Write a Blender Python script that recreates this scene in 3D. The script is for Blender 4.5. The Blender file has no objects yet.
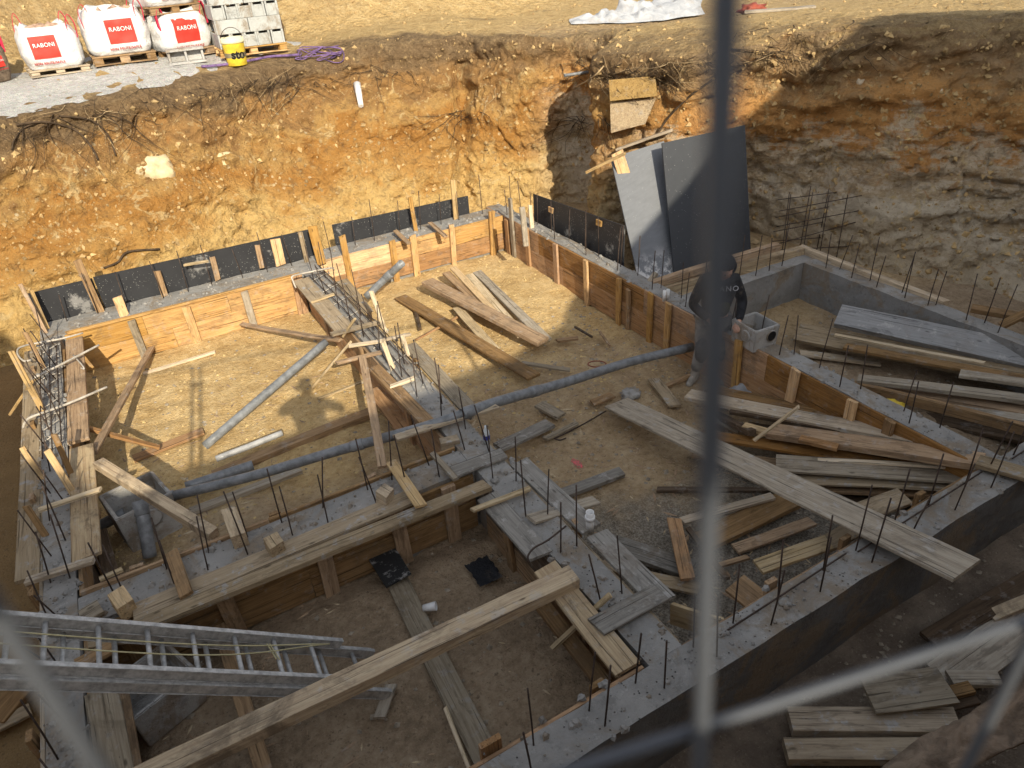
import bpy, bmesh, math, random
import numpy as np
from mathutils import Vector, Matrix, noise
random.seed(7)
sc = bpy.context.scene
col = sc.collection
R = math.radians
# ------------------------------------------------------------------ camera
F, YAW, PIT, ROL, H = 710.75, 0.488070, 0.559938, -0.070924, 4.8
CAM = Vector((0, 0, H))
_f = Vector((math.sin(YAW)*math.cos(PIT), math.cos(YAW)*math.cos(PIT), -math.sin(PIT)))
_r = Vector((math.cos(YAW), -math.sin(YAW), 0))
_u = _r.cross(_f)
RX = math.cos(ROL)*_r + math.sin(ROL)*_u
UX = -math.sin(ROL)*_r + math.cos(ROL)*_u
def ray(x, y): return RX*((x-512)/F) - UX*((y-384)/F) + _f
def at(x, y, z):
    d = ray(x, y); return CAM + d*((z-H)/d.z)
def at_y(x, y, Y):
    d = ray(x, y); return CAM + d*(Y/d.y)
def at_x(x, y, X):
    d = ray(x, y); return CAM + d*(X/d.x)
SUN = ray(305, 388).normalized()            # travel direction of the sunlight
# ------------------------------------------------------------------ node helper
class NT:
    def __init__(s, name):
        s.m = bpy.data.materials.new(name); s.m.use_nodes = True
        s.t = s.m.node_tree; s.t.nodes.clear()
        s.out = s.t.nodes.new('ShaderNodeOutputMaterial'); s.b = s.t.nodes.new('ShaderNodeBsdfPrincipled')
        s.t.links.new(s.b.outputs[0], s.out.inputs[0]); s.b.inputs['Roughness'].default_value = .85
        s.b.inputs['Specular IOR Level'].default_value = .25
        s.tc = s.t.nodes.new('ShaderNodeTexCoord')
    def put(s, sock, v):
        if isinstance(v, bpy.types.NodeSocket): s.t.links.new(v, sock)
        elif isinstance(v, (tuple, list)): sock.default_value = (*v, 1) if len(v) == 3 and len(sock.default_value) == 4 else v
        else: sock.default_value = v
    def co(s, scale=(1, 1, 1), rot=(0, 0, 0), rnd=False):
        n = s.t.nodes.new('ShaderNodeMapping'); s.t.links.new(s.tc.outputs['Object'], n.inputs[0])
        n.inputs['Scale'].default_value = scale; n.inputs['Rotation'].default_value = rot
        if rnd:
            oi = s.t.nodes.new('ShaderNodeObjectInfo'); v = s.math('MULTIPLY', oi.outputs['Random'], 37.0)
            c = s.t.nodes.new('ShaderNodeCombineXYZ'); s.put(c.inputs[0], v); s.put(c.inputs[1], v); s.put(c.inputs[2], v)
            s.t.links.new(c.outputs[0], n.inputs['Location'])
        return n.outputs[0]
    def noise(s, vec, scale=5, detail=6, rough=.6, dist=0):
        n = s.t.nodes.new('ShaderNodeTexNoise'); s.put(n.inputs['Vector'], vec)
        n.inputs['Scale'].default_value = scale; n.inputs['Detail'].default_value = detail
        n.inputs['Roughness'].default_value = rough; n.inputs['Distortion'].default_value = dist
        return n.outputs['Fac']
    def vor(s, vec, scale=5, feat='F1', out='Distance', rand=1):
        n = s.t.nodes.new('ShaderNodeTexVoronoi'); s.put(n.inputs['Vector'], vec); n.inputs['Scale'].default_value = scale
        n.feature = feat; n.inputs['Randomness'].default_value = rand
        return n.outputs[out]
    def math(s, op, a, b=0.0, c=0.0, clamp=False):
        n = s.t.nodes.new('ShaderNodeMath'); n.operation = op; n.use_clamp = clamp
        s.put(n.inputs[0], a); s.put(n.inputs[1], b); s.put(n.inputs[2], c); return n.outputs[0]
    def ramp(s, fac, stops, interp='LINEAR'):
        n = s.t.nodes.new('ShaderNodeValToRGB'); n.color_ramp.interpolation = interp; s.put(n.inputs[0], fac)
        e = n.color_ramp.elements
        while len(e) < len(stops): e.new(.5)
        for el, (p, c) in zip(e, stops):
            el.position = p; el.color = (*c, 1) if isinstance(c, (tuple, list)) else (c, c, c, 1)
        return n.outputs[0]
    def step(s, fac, a, b):
        n = s.t.nodes.new('ShaderNodeMapRange'); n.interpolation_type = 'SMOOTHSTEP'; s.put(n.inputs[0], fac)
        n.inputs[1].default_value = a; n.inputs[2].default_value = b; return n.outputs[0]
    def mix(s, fac, a, b, blend='MIX'):
        n = s.t.nodes.new('ShaderNodeMix'); n.data_type = 'RGBA'; n.blend_type = blend
        s.put(n.inputs[0], fac); s.put(n.inputs[6], a); s.put(n.inputs[7], b); return n.outputs[2]
    def sep(s, vec):
        n = s.t.nodes.new('ShaderNodeSeparateXYZ'); s.put(n.inputs[0], vec); return n.outputs
    def bump(s, h, strength=.5, dist=.02, base=None):
        n = s.t.nodes.new('ShaderNodeBump'); n.inputs['Strength'].default_value = strength; n.inputs['Distance'].default_value = dist
        s.put(n.inputs['Height'], h)
        if base: s.put(n.inputs['Normal'], base)
        return n.outputs[0]
    def done(s, color, normal=None, rough=None, metal=None):
        s.put(s.b.inputs['Base Color'], color)
        if normal: s.put(s.b.inputs['Normal'], normal)
        if rough is not None: s.put(s.b.inputs['Roughness'], rough)
        if metal is not None: s.b.inputs['Metallic'].default_value = metal
        return s.m
def rand_of(n):
    return n.t.nodes.new('ShaderNodeObjectInfo').outputs['Random']

def wood(name, c, c2, splat=.5, dirt=.5):
    n = NT(name)
    v = n.co(rnd=True)
    g = n.noise(n.co((1.2, 22, 22), rnd=True), 1.6, 8, .65, .8)
    g2 = n.noise(n.co((2.0, 70, 70), rnd=True), 1.3, 4, .6)
    base = n.mix(n.step(g, .3, .7), c, c2)
    base = n.mix(n.math('MULTIPLY', n.step(g2, .52, .7), .45), base, tuple(x*.45 for x in c2))
    kn = n.vor(n.co((3.2, 9, 9), rnd=True), 1.0)
    base = n.mix(n.math('MULTIPLY', n.step(kn, .13, .04), .8), base, tuple(x*.3 for x in c2))
    big = n.noise(v, 3.5, 6, .65)
    base = n.mix(n.math('MULTIPLY', n.step(big, .5, .75), dirt), base, (.10, .075, .05))
    sp = n.noise(v, 9, 8, .7)
    base = n.mix(n.math('MULTIPLY', n.step(sp, .54, .66), splat), base, (.40, .385, .36))
    ck = n.noise(n.co((.7, 60, 60), rnd=True), 1.1, 3, .5, .4)
    base = n.mix(n.math('MULTIPLY', n.step(ck, .62, .68), .75), base, tuple(x*.22 for x in c2))
    md = n.noise(v, 1.9, 8, .72, .5)
    base = n.mix(n.math('MULTIPLY', n.step(md, .52, .66), min(.85, dirt*1.3)), base, (.13, .095, .06))
    nl = n.vor(n.co((6, 24, 24), rnd=True), 1.0)
    base = n.mix(n.math('MULTIPLY', n.step(nl, .07, .04), .7), base, (.04, .03, .025))
    st = n.noise(n.co((1.5, 5, 5), rnd=True), 2.2, 7, .7, .6)
    base = n.mix(n.math('MULTIPLY', n.step(st, .53, .64), .5), base, tuple(x*.4 for x in c2))
    r = rand_of(n)
    hs = n.t.nodes.new('ShaderNodeHueSaturation'); n.put(hs.inputs['Color'], base)
    n.put(hs.inputs['Value'], n.math('MULTIPLY_ADD', r, .5, .75)); n.put(hs.inputs['Saturation'], n.math('MULTIPLY_ADD', r, -.3, 1.08))
    h = n.math('ADD', n.math('MULTIPLY', g, .6), n.math('MULTIPLY', sp, .7))
    h = n.math('SUBTRACT', h, n.math('MULTIPLY', n.step(ck, .62, .68), .6))
    return n.done(hs.outputs[0], n.bump(h, .8, .008))
W = dict(
    grey=wood('weathered_grey_wood', (.40, .34, .25), (.27, .22, .155), .5, .35),
    brown=wood('brown_wood', (.40, .255, .125), (.25, .15, .07), .3, .4),
    pine=wood('pine_wood', (.58, .40, .18), (.44, .28, .11), .3, .3),
    gold=wood('shutter_board_wood', (.62, .385, .145), (.46, .25, .08), .25, .35),
    orange=wood('orange_wood', (.42, .235, .095), (.29, .145, .05), .25, .45),
    scaf=wood('worn_scaffold_wood', (.52, .40, .235), (.36, .25, .14), .4, .6),
    pale=wood('pale_wood', (.62, .50, .33), (.5, .37, .2), .2, .15),
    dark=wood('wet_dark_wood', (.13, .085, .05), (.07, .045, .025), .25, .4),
    cgrey=wood('concrete_smeared_wood', (.27, .25, .215), (.18, .165, .14), .6, .5),
    slab=wood('cement_grey_panel', (.27, .27, .265), (.22, .22, .215), .6, .2),
    dusty=wood('cement_dusted_wood', (.45, .355, .235), (.33, .25, .155), .95, .3),
)
def concrete(name, a, b, pits=.4, top=False):
    n = NT(name); v = n.co(rnd=True)
    f = n.noise(v, 2.2, 8, .65); fine = n.noise(v, 40, 6, .7); m = n.noise(v, 9, 6, .6)
    c = n.mix(n.step(f, .3, .7), a, b)
    c = n.mix(n.math('MULTIPLY', n.step(m, .52, .7), .5), c, tuple(x*.72 for x in a))
    p = n.vor(v, 26)
    pm = n.math('MULTIPLY', n.step(p, .2, .1), n.step(m, .48, .58))
    c = n.mix(n.math('MULTIPLY', pm, pits), c, (.03, .028, .025))
    c = n.mix(n.math('MULTIPLY', n.step(n.noise(v, 5, 7, .7), .58, .72), .4), c, (.22, .16, .1))
    c = n.mix(n.math('MULTIPLY', n.step(n.noise(v, 1.7, 8, .74, .8), .48, .6), .7), c, (.22, .165, .105))
    c = n.mix(n.math('MULTIPLY', n.step(n.noise(v, 4.2, 8, .75, .4), .55, .63), .6), c, tuple(x*.5 for x in a))
    c = n.mix(n.math('MULTIPLY', n.step(n.noise(v, 17, 6, .7), .58, .66), .25), c, tuple(min(.6, x*1.5) for x in a))
    h = n.math('ADD', n.math('MULTIPLY', fine, .35), n.math('SUBTRACT', m, n.math('MULTIPLY', pm, .8)))
    return n.done(c, n.bump(h, .9, .02))
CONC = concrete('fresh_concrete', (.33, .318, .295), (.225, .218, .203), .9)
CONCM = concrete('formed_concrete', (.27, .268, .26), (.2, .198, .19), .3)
CONCD = concrete('dark_formed_concrete', (.17, .17, .17), (.11, .11, .108), .3)  # darker tone for the side faces of the nearest beam
BOXM = concrete('chamber_concrete', (.44, .43, .41), (.33, .325, .31), .2)
BLOCK = concrete('block_concrete', (.44, .45, .43), (.36, .37, .355), .1)
def plain(name, c, rough=.6, metal=0, var=.25, bump=.2, scale=12, spec=None):
    n = NT(name); v = n.co(rnd=True); f = n.noise(v, scale, 7, .65)
    cc = n.mix(n.step(f, .3, .72), tuple(x*(1+var*.5) for x in c), tuple(x*(1-var) for x in c))
    m = n.done(cc, n.bump(f, bump, .006), n.math('MULTIPLY_ADD', f, .3, rough-.15), metal)
    if spec: n.b.inputs['Specular IOR Level'].default_value = spec
    return m
STEEL = plain('rusty_steel', (.085, .062, .05), .7, .4, .5)
STEELP = plain('cement_coated_steel', (.46, .42, .36), .8, 0, .4)
GALV = plain('galvanised_wire', (.085, .093, .108), .5, .2, .2, .05)
ALU = plain('dull_aluminium', (.48, .475, .46), .5, .35, .4, .15, 20)
PVC = plain('grey_pvc', (.20, .21, .218), .45, 0, .4, .15, 12, .5)
PVCL = plain('scuffed_pale_pvc', (.42, .42, .41), .35, 0, .3, .1, 9, .5)
PVCW = plain('white_pvc', (.75, .75, .74), .35, 0, .1, .05, 9, .5)
ROPEY = plain('yellow_rope_fibre', (.5, .45, .26), .9)
PURPLE = plain('purple_plastic', (.17, .105, .24), .7, 0, .6)
YEL = plain('yellow_plastic', (.68, .49, .04), .45, 0, .3, .05, 10, .5)
BLACKP = plain('black_plastic', (.015, .015, .016), .5)
INK = plain('black_ink', (.012, .012, .012), .5, 0, 0, 0)
REDINK = plain('red_print', (.72, .05, .035), .6, 0, .12, .1)
REDTXT = plain('dark_red_print', (.4, .05, .05), .6, 0, 0, 0)
WHITETXT = plain('white_print', (.85, .83, .82), .6, 0, 0, 0)
REDFAB = plain('red_strap_fabric', (.55, .03, .07), .8, 0, .3)
PINK = plain('pink_spray_paint', (.75, .12, .15), .8)
def fabric(name, c, c2, s=6, bump=.5):
    n = NT(name); v = n.co(rnd=True); f = n.noise(v, s, 7, .6, .8); w = n.noise(v, 60, 3, .5)
    cc = n.mix(n.step(f, .35, .7), c, c2)
    cc = n.mix(n.math('MULTIPLY', n.step(n.noise(v, 2.6, 8, .72), .52, .7), .5), cc, (.30, .24, .17))
    return n.done(cc, n.bump(n.math('ADD', f, n.math('MULTIPLY', w, .12)), bump, .05), .8)
BAG = fabric('white_woven_bag', (.68, .675, .66), (.56, .555, .54), 5, .8)
TARPM = fabric('silver_tarp', (.46, .47, .485), (.32, .335, .36), 5, .5)
SACK = fabric('torn_brown_sackcloth', (.27, .2, .14), (.11, .08, .055), 5, .9)
HOOD = fabric('black_hoodie_cloth', (.016, .017, .02), (.03, .031, .035), 9, .7)
TROUS = fabric('dusty_work_trousers', (.13, .125, .12), (.3, .29, .27), 5, .7)
KNEE = fabric('knee_patch_cloth', (.05, .052, .058), (.1, .1, .1), 8, .5)
OLIVE = fabric('olive_vest_cloth', (.09, .085, .045), (.06, .056, .03), 8, .5)
BOOT = fabric('dusty_boot_leather', (.34, .31, .27), (.2, .18, .15), 9, .4)
BLUEC = fabric('dark_blue_jacket_cloth', (.03, .04, .07), (.02, .03, .05), 6, .5)
SKIN = plain('skin', (.55, .33, .24), .55, 0, .15, .1)
HAIR = plain('dark_hair', (.03, .022, .016), .7)
EYE = plain('eye', (.04, .03, .025), .3, 0, 0, 0)
LIP = plain('lips', (.42, .18, .15), .5, 0, 0, 0)
BRICKS = plain('reddish_rubble', (.42, .28, .2), .9, 0, .4)
ROOTM = plain('dark_root_bark', (.075, .05, .03), .9, 0, .5)
ROOTL = plain('dry_pale_root', (.4, .29, .16), .9, 0, .4)
def film():
    n = NT('black_film_board'); v = n.co(rnd=True)
    f = n.noise(v, 3, 7, .6); sp = n.vor(v, 34); m = n.noise(v, 3.5, 5, .6); big = n.noise(v, 2.0, 8, .7)
    c = n.mix(f, (.022, .023, .026), (.042, .043, .047))
    c = n.mix(n.math('MULTIPLY', n.math('MULTIPLY', n.step(sp, .19, .1), n.step(m, .42, .6)), .8), c, (.5, .49, .46))
    zz = n.sep(n.co())[2]
    c = n.mix(n.math('MULTIPLY', n.step(big, .6, .68), .45), c, (.45, .44, .42))
    return n.done(c, n.bump(f, .1, .004), n.math('MULTIPLY_ADD', f, .3, .35))
FILM = film()
def sheetm(name, a, b, splash):
    n = NT(name); v = n.co(rnd=True)
    f = n.noise(n.co((3, 14, 3), rnd=True), 2, 6, .6); big = n.noise(v, 2.2, 8, .7); sp = n.vor(v, 22)
    c = n.mix(f, a, b)
    c = n.mix(n.math('MULTIPLY', n.step(sp, .1, .05), .7), c, (.5, .5, .48))
    if splash:
        p = n.sep(n.co())
        m = n.math('MULTIPLY', n.step(p[2], -.35, -.75), n.step(n.noise(v, 4, 8, .75), .46, .56))
        c = n.mix(m, c, (.62, .61, .6))
    m = n.done(c, n.bump(f, .15, .004), .5); n.b.inputs['Specular IOR Level'].default_value = .4
    return m
SHEETG = sheetm('scuffed_grey_film_board', (.19, .20, .215), (.12, .127, .137), True)
SHEETK = sheetm('clean_black_film_board', (.022, .025, .031), (.03, .034, .04), False)

def floor_mat():
    n = NT('pit_floor_earth'); v = n.co(); p = n.sep(v)
    wob = n.noise(v, .9, 6, .6)
    w1 = n.math('MULTIPLY_ADD', wob, 3.2, -1.6)
    X = n.math('ADD', p[0], w1); Y = n.math('ADD', p[1], w1)
    f1 = n.noise(v, 2.5, 8, .65); f2 = n.noise(v, 14, 8, .7); f3 = n.noise(v, 70, 4, .7)
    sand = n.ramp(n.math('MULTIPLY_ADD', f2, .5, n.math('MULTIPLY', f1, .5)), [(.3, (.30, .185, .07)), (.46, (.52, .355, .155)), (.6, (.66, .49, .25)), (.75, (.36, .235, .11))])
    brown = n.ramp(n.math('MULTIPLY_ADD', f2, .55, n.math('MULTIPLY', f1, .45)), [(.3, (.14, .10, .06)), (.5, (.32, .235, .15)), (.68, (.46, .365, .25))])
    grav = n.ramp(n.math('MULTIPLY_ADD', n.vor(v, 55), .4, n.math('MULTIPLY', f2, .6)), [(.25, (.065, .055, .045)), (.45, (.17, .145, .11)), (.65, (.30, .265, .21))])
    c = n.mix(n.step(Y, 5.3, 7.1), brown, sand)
    # right compartment: tan behind, grey gravel in front
    tan = n.mix(.28, brown, sand)
    rc = n.mix(n.step(Y, 4.6, 3.6), tan, grav)
    rc = n.mix(n.step(Y, 6.3, 7.6), rc, sand)
    c = n.mix(n.step(p[0], 2.1, 2.3), c, rc)
    side = n.mix(.4, brown, sand)
    c = n.mix(n.step(p[0], 5.8, 6.0), c, n.mix(n.step(Y, 4.5, 6), brown, side))
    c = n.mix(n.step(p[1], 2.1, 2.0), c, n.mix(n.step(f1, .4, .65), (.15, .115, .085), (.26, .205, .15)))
    c = n.mix(n.step(p[0], -1.5, -1.6), c, n.mix(f1, (.2, .125, .055), (.36, .24, .11)))
    c = n.mix(n.math('MULTIPLY', n.step(f3, .56, .72), .5), c, (.5, .43, .32))
    c = n.mix(n.math('MULTIPLY', n.step(n.noise(v, 30, 5, .7), .57, .68), .6), c, (.06, .042, .028))
    h = n.math('ADD', n.math('MULTIPLY', f2, 1.0), n.math('ADD', n.math('MULTIPLY', f3, .35), n.math('MULTIPLY', n.vor(v, 38), .3)))
    return n.done(c, n.bump(h, 1.0, .03), .95)
FLOORM = floor_mat()
def cliff_mat():
    n = NT('cut_earth'); v = n.co(); p = n.sep(v)
    big = n.noise(v, .55, 6, .6); mid = n.noise(v, 1.7, 8, .65, .6); f2 = n.noise(v, 6, 9, .7, .4); f3 = n.noise(v, 28, 6, .7)
    lay = n.noise(n.co((.5, .5, 4.5)), 1.8, 9, .7, 1.0)
    zz = n.math('ADD', p[2], n.math('MULTIPLY_ADD', big, 2.0, -1.0))
    zz = n.math('ADD', zz, n.math('MULTIPLY_ADD', mid, 1.6, -.8))
    zz = n.math('ADD', zz, n.math('MULTIPLY_ADD', f2, .7, -.35))
    left = n.ramp(n.math('DIVIDE', zz, 4.0), [(.10, (.62, .42, .17)), (.24, (.64, .43, .165)), (.33, (.50, .28, .085)), (.46, (.40, .19, .045)), (.54, (.48, .29, .10)), (.60, (.30, .165, .06)), (.68, (.40, .22, .075)), (.76, (.17, .105, .055))])
    right = n.ramp(n.math('DIVIDE', n.math('ADD', n.math('MULTIPLY_ADD', lay, 1.2, -.6), zz), 4.0), [(.10, (.58, .47, .32)), (.22, (.70, .60, .45)), (.28, (.48, .35, .20)), (.33, (.66, .55, .40)), (.39, (.48, .33, .18)), (.44, (.64, .52, .36)), (.50, (.52, .25, .075)), (.60, (.60, .32, .11)), (.70, (.42, .26, .12)), (.84, (.42, .30, .17))])
    side = n.step(n.math('ADD', p[0], n.math('MULTIPLY', big, .8)), 7.4, 8.6)
    c = n.mix(side, left, right)
    # pale stones and rubble flecks
    st = n.vor(v, 7); stn = n.vor(v, 19)
    c = n.mix(n.math('MULTIPLY', n.math('MULTIPLY', n.step(st, .24, .16), n.step(mid, .52, .62)), .8), c, (.68, .56, .35))
    c = n.mix(n.math('MULTIPLY', n.math('MULTIPLY', n.step(stn, .2, .1), n.step(f2, .5, .62)), .7), c, (.66, .55, .36))
    c = n.mix(n.math('MULTIPLY', n.step(f2, .50, .34), .55), c, (.17, .10, .045))
    c = n.mix(n.math('MULTIPLY', n.step(f3, .58, .7), .4), c, (.12, .075, .04))
    c = n.mix(n.math('MULTIPLY', n.step(n.noise(v, 3.1, 8, .65, 1.2), .57, .66), .6), c, (.66, .50, .25))
    c = n.mix(n.math('MULTIPLY', n.step(n.noise(v, 2.3, 8, .65, 1.2), .6, .7), .6), c, (.42, .19, .05))
    # upper ground
    g = n.ramp(n.math('MULTIPLY_ADD', f3, .5, n.math('MULTIPLY', f2, .5)), [(.3, (.28, .17, .065)), (.5, (.54, .375, .165)), (.7, (.72, .56, .31))])
    g = n.mix(n.math('MULTIPLY', n.step(n.noise(v, .8, 5, .6), .6, .7), .6), g, (.2, .15, .08))
    geo = n.t.nodes.new('ShaderNodeNewGeometry'); nz = n.sep(geo.outputs['True Normal'])[2]
    ta = n.t.nodes.new('ShaderNodeAttribute'); ta.attribute_name = 'topsoil'; ts = ta.outputs['Fac']
    up = n.math('MULTIPLY', n.step(n.math('ADD', p[2], n.math('MULTIPLY', f2, .25)), 3.12, 3.42), n.step(nz, .45, .8))
    c = n.mix(up, c, g)
    tsc = n.ramp(n.math('MULTIPLY_ADD', f3, .5, n.math('MULTIPLY', f2, .5)), [(.3, (.06, .038, .02)), (.5, (.19, .125, .065)), (.68, (.36, .25, .13))])
    c = n.mix(n.math('MULTIPLY', ts, n.math('MULTIPLY_ADD', side, -.35, .9)), c, tsc)
    h = n.math('ADD', n.math('MULTIPLY', f2, 1.4), n.math('ADD', n.math('MULTIPLY', f3, .45), n.math('MULTIPLY', n.vor(v, 12), .45)))
    return n.done(c, n.bump(h, 1.0, .10), .95)
CLIFFM = cliff_mat()
def gravel_mat():
    n = NT('pale_gravel'); v = n.co(); f = n.noise(v, 9, 8, .7); s = n.vor(v, 40, out='Color'); b = n.noise(v, 1.3, 6, .6)
    c = n.ramp(f, [(.3, (.33, .31, .26)), (.55, (.52, .50, .43)), (.75, (.62, .60, .53))])
    c = n.mix(.15, c, s, 'OVERLAY'); hs = n.t.nodes.new('ShaderNodeHueSaturation'); n.put(hs.inputs['Color'], c); hs.inputs['Saturation'].default_value = .45
    c = n.mix(n.math('MULTIPLY', n.step(b, .58, .75), .6), hs.outputs[0], (.42, .32, .19))
    return n.done(c, n.bump(n.math('ADD', f, n.vor(v, 40)), .9, .03), .95)
GRAVELM = gravel_mat()
# ------------------------------------------------------------------ object helpers
def link(name, me, mat, parent=None):
    o = bpy.data.objects.new(name, me); col.objects.link(o)
    if mat and not me.materials: me.materials.append(mat)
    if parent: o.parent = parent
    return o
def tag(o, label, cat, group=None):
    o['label'] = label; o['category'] = cat
    if group: o['group'] = group
    return o
def struct(o): o['kind'] = 'structure'; return o
def stuff(o): o['kind'] = 'stuff'; return o
def empty(name, loc, rz=0):
    o = bpy.data.objects.new(name, None); o.empty_display_size = .1; col.objects.link(o)
    o.location = loc; o.rotation_euler = (0, 0, rz); return o
def mesh_of(verts, faces, smooth=False):
    me = bpy.data.meshes.new('m'); me.from_pydata([tuple(v) for v in verts], [], faces); me.validate(); me.update()
    if smooth:
        for p in me.polygons: p.use_smooth = True
    return me
def bm_mesh(bm, smooth=False):
    bmesh.ops.recalc_face_normals(bm, faces=bm.faces[:])
    me = bpy.data.meshes.new('m'); bm.to_mesh(me); bm.free()
    if smooth:
        for p in me.polygons: p.use_smooth = True
    return me
def beam_mesh(L, w, t, ch=.004, warp=.006, seg=None, skew=.01, seed=None):
    """board along local X, top at z=+t/2; chamfered, slightly bowed, ends sawn a little askew"""
    rn = random.Random(seed if seed is not None else random.random())
    seg = seg or max(3, min(14, int(L*4)))
    ch = min(ch, t*.3, w*.3); a, b = w/2, t/2
    prof = [(-a+ch, -b), (a-ch, -b), (a, -b+ch), (a, b-ch), (a-ch, b), (-a+ch, b), (-a, b-ch), (-a, -b+ch)]
    s0, s1 = rn.uniform(-skew, skew), rn.uniform(-skew, skew)
    wy, wz, tw = rn.uniform(-1, 1)*warp, rn.uniform(-1, 1)*warp*1.6, rn.uniform(-1, 1)*warp*9
    vs, fs = [], []
    for i in range(seg+1):
        u = i/seg; x = (u-.5)*L; q = 1-(2*u-1)**2
        for (y, z) in prof:
            e = (1-u)*s0 + u*s1
            jit = 1+rn.uniform(-.022, .022)
            xx = x + (e*y/a if i in (0, seg) else 0)
            th = tw*(u-.5)
            vs.append((xx, y*jit + wy*q*L - z*th, z*jit + wz*q*L + y*th))
    for i in range(seg):
        for k in range(8):
            j = (k+1) % 8; fs.append((i*8+k, i*8+j, i*8+8+j, i*8+8+k))
    fs.append(tuple(range(7, -1, -1))); fs.append(tuple(seg*8+k for k in range(8)))
    return mesh_of(vs, fs)
def frame(d, up=Vector((0, 0, 1))):
    d = d.normalized(); s = up.cross(d)
    if s.length < 1e-4: s = Vector((0, 1, 0))
    s.normalize(); n = d.cross(s); return Matrix((d, s, n)).transposed()
def board(name, A, B, w, t, mat, parent=None, roll=0, top=True, warp=.004, up=Vector((0, 0, 1)), skew=.012, ch=.004):
    A, B = Vector(A), Vector(B); d = B-A
    M = frame(d, up) @ Matrix.Rotation(roll, 3, 'X')
    o = link(name, beam_mesh(d.length, w, t, warp=warp, skew=skew, ch=ch), mat)
    c = (A+B)/2 - (M.col[2]*(t/2) if top else Vector())
    mw = M.to_4x4(); mw.translation = c
    if parent:
        o.parent = parent
        mw = parent_inv(parent) @ mw
    o.matrix_basis = mw
    return o
def parent_inv(p):
    m = p.matrix_basis.copy(); q = p
    while q.parent: q = q.parent; m = q.matrix_basis @ m
    return m.inverted()
def plank(label, a, b, w, t, m, group=None, roll=0, name='plank', cat='plank', warp=.004, skew=.012):
    """a, b = (pixel x, pixel y, height of the top face)"""
    o = board(name, at(*a), at(*b), w, t, W[m] if isinstance(m, str) else m, roll=R(roll), warp=warp, skew=skew)
    return tag(o, label, cat, group)
def tube_mesh(pts, r, n=10, caps=True, smooth=True, hollow=0):
    pts = [Vector(p) for p in pts]; vs, fs = [], []
    rr = r if isinstance(r, (list, tuple)) else [r]*len(pts)
    prev = None
    for i, p in enumerate(pts):
        d = (pts[min(i+1, len(pts)-1)]-pts[max(i-1, 0)]).normalized()
        if prev is None:
            s = d.orthogonal().normalized()
        else:
            s = (prev - d*prev.dot(d)); s = s.normalized() if s.length > 1e-6 else d.orthogonal().normalized()
        prev = s; t = d.cross(s)
        for k in range(n):
            a = 2*math.pi*k/n; vs.append(p + (s*math.cos(a)+t*math.sin(a))*rr[i])
    for i in range(len(pts)-1):
        for k in range(n):
            j = (k+1) % n; fs.append((i*n+k, i*n+j, i*n+n+j, i*n+n+k))
    if hollow:
        # inner skin near both ends
        for e, i in ((0, 0), (1, len(pts)-1)):
            q = pts[1 if e == 0 else -2]; d = (q-pts[i]).normalized(); base = len(vs); c = pts[i]
            for dep in (0, .12):
                for k in range(n):
                    v = vs[i*n+k]; vs.append(c+(v-c)*hollow + d*dep)
            for k in range(n):
                j = (k+1) % n
                fs.append((i*n+k, base+k, base+j, i*n+j)); fs.append((base+k, base+n+k, base+n+j, base+j))
            fs.append(tuple(base+n+k for k in range(n)))
    elif caps:
        fs.append(tuple(range(n-1, -1, -1))); fs.append(tuple((len(pts)-1)*n+k for k in range(n)))
    bm = bmesh.new(); me = mesh_of(vs, fs); bm.from_mesh(me); bpy.data.meshes.remove(me)
    me = bm_mesh(bm, False)
    if smooth:
        for p in me.polygons: p.use_smooth = len(p.vertices) == 4
    return me
def tube(name, pts, r, mat, parent=None, n=10, hollow=0):
    """geometry kept in local coordinates around its middle"""
    pts = [Vector(p) for p in pts]
    if parent:
        inv = parent_inv(parent); c = Vector(); pts = [inv @ p for p in pts]
        return link(name, tube_mesh(pts, r, n, hollow=hollow), mat, parent)
    c = sum(pts, Vector())/len(pts)
    o = link(name, tube_mesh([p-c for p in pts], r, n, hollow=hollow), mat); o.location = c; return o
def curve_pts(pts, n=24):
    """Catmull-Rom through pts"""
    P = [Vector(p) for p in pts]; P = [P[0]*2-P[1]] + P + [P[-1]*2-P[-2]]; out = []
    for i in range(1, len(P)-2):
        for k in range(n):
            t = k/n
            out.append(.5*((2*P[i]) + (P[i+1]-P[i-1])*t + (2*P[i-1]-5*P[i]+4*P[i+1]-P[i+2])*t*t + (3*P[i]-P[i-1]-3*P[i+1]+P[i+2])*t**3))
    out.append(P[-2]); return out
def box(name, x0, x1, y0, y1, z0, z1, mat, parent=None, res=.12, amp=.006, bev=.008):
    """subdivided box, uneven faces, origin at its base centre"""
    c = Vector(((x0+x1)/2, (y0+y1)/2, z0)); bm = bmesh.new()
    dims = (x1-x0, y1-y0, z1-z0); nn = [max(1, min(60, int(round(d/res)))) for d in dims]
    vid = {}
    def V(i, j, k):
        key = (i, j, k)
        if key not in vid:
            p = Vector((x0+dims[0]*i/nn[0], y0+dims[1]*j/nn[1], z0+dims[2]*k/nn[2]))
            nz = noise.noise_vector(p*3.1)*amp + noise.noise_vector(p*9.7)*amp*.5
            vid[key] = bm.verts.new(p+nz-c)
        return vid[key]
    for a, b, f in ((0, 1, 2), (1, 2, 0), (2, 0, 1)):
        for fx in (0, nn[f]):
            for i in range(nn[a]):
                for j in range(nn[b]):
                    q = []
                    for di, dj in ((0, 0), (1, 0), (1, 1), (0, 1)):
                        idx = [0, 0, 0]; idx[a] = i+di; idx[b] = j+dj; idx[f] = fx; q.append(V(*idx))
                    bm.faces.new(q if fx else q[::-1])
    o = link(name, bm_mesh(bm), mat, parent)
    o.location = c if not parent else parent_inv(parent) @ c
    return o
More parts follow.
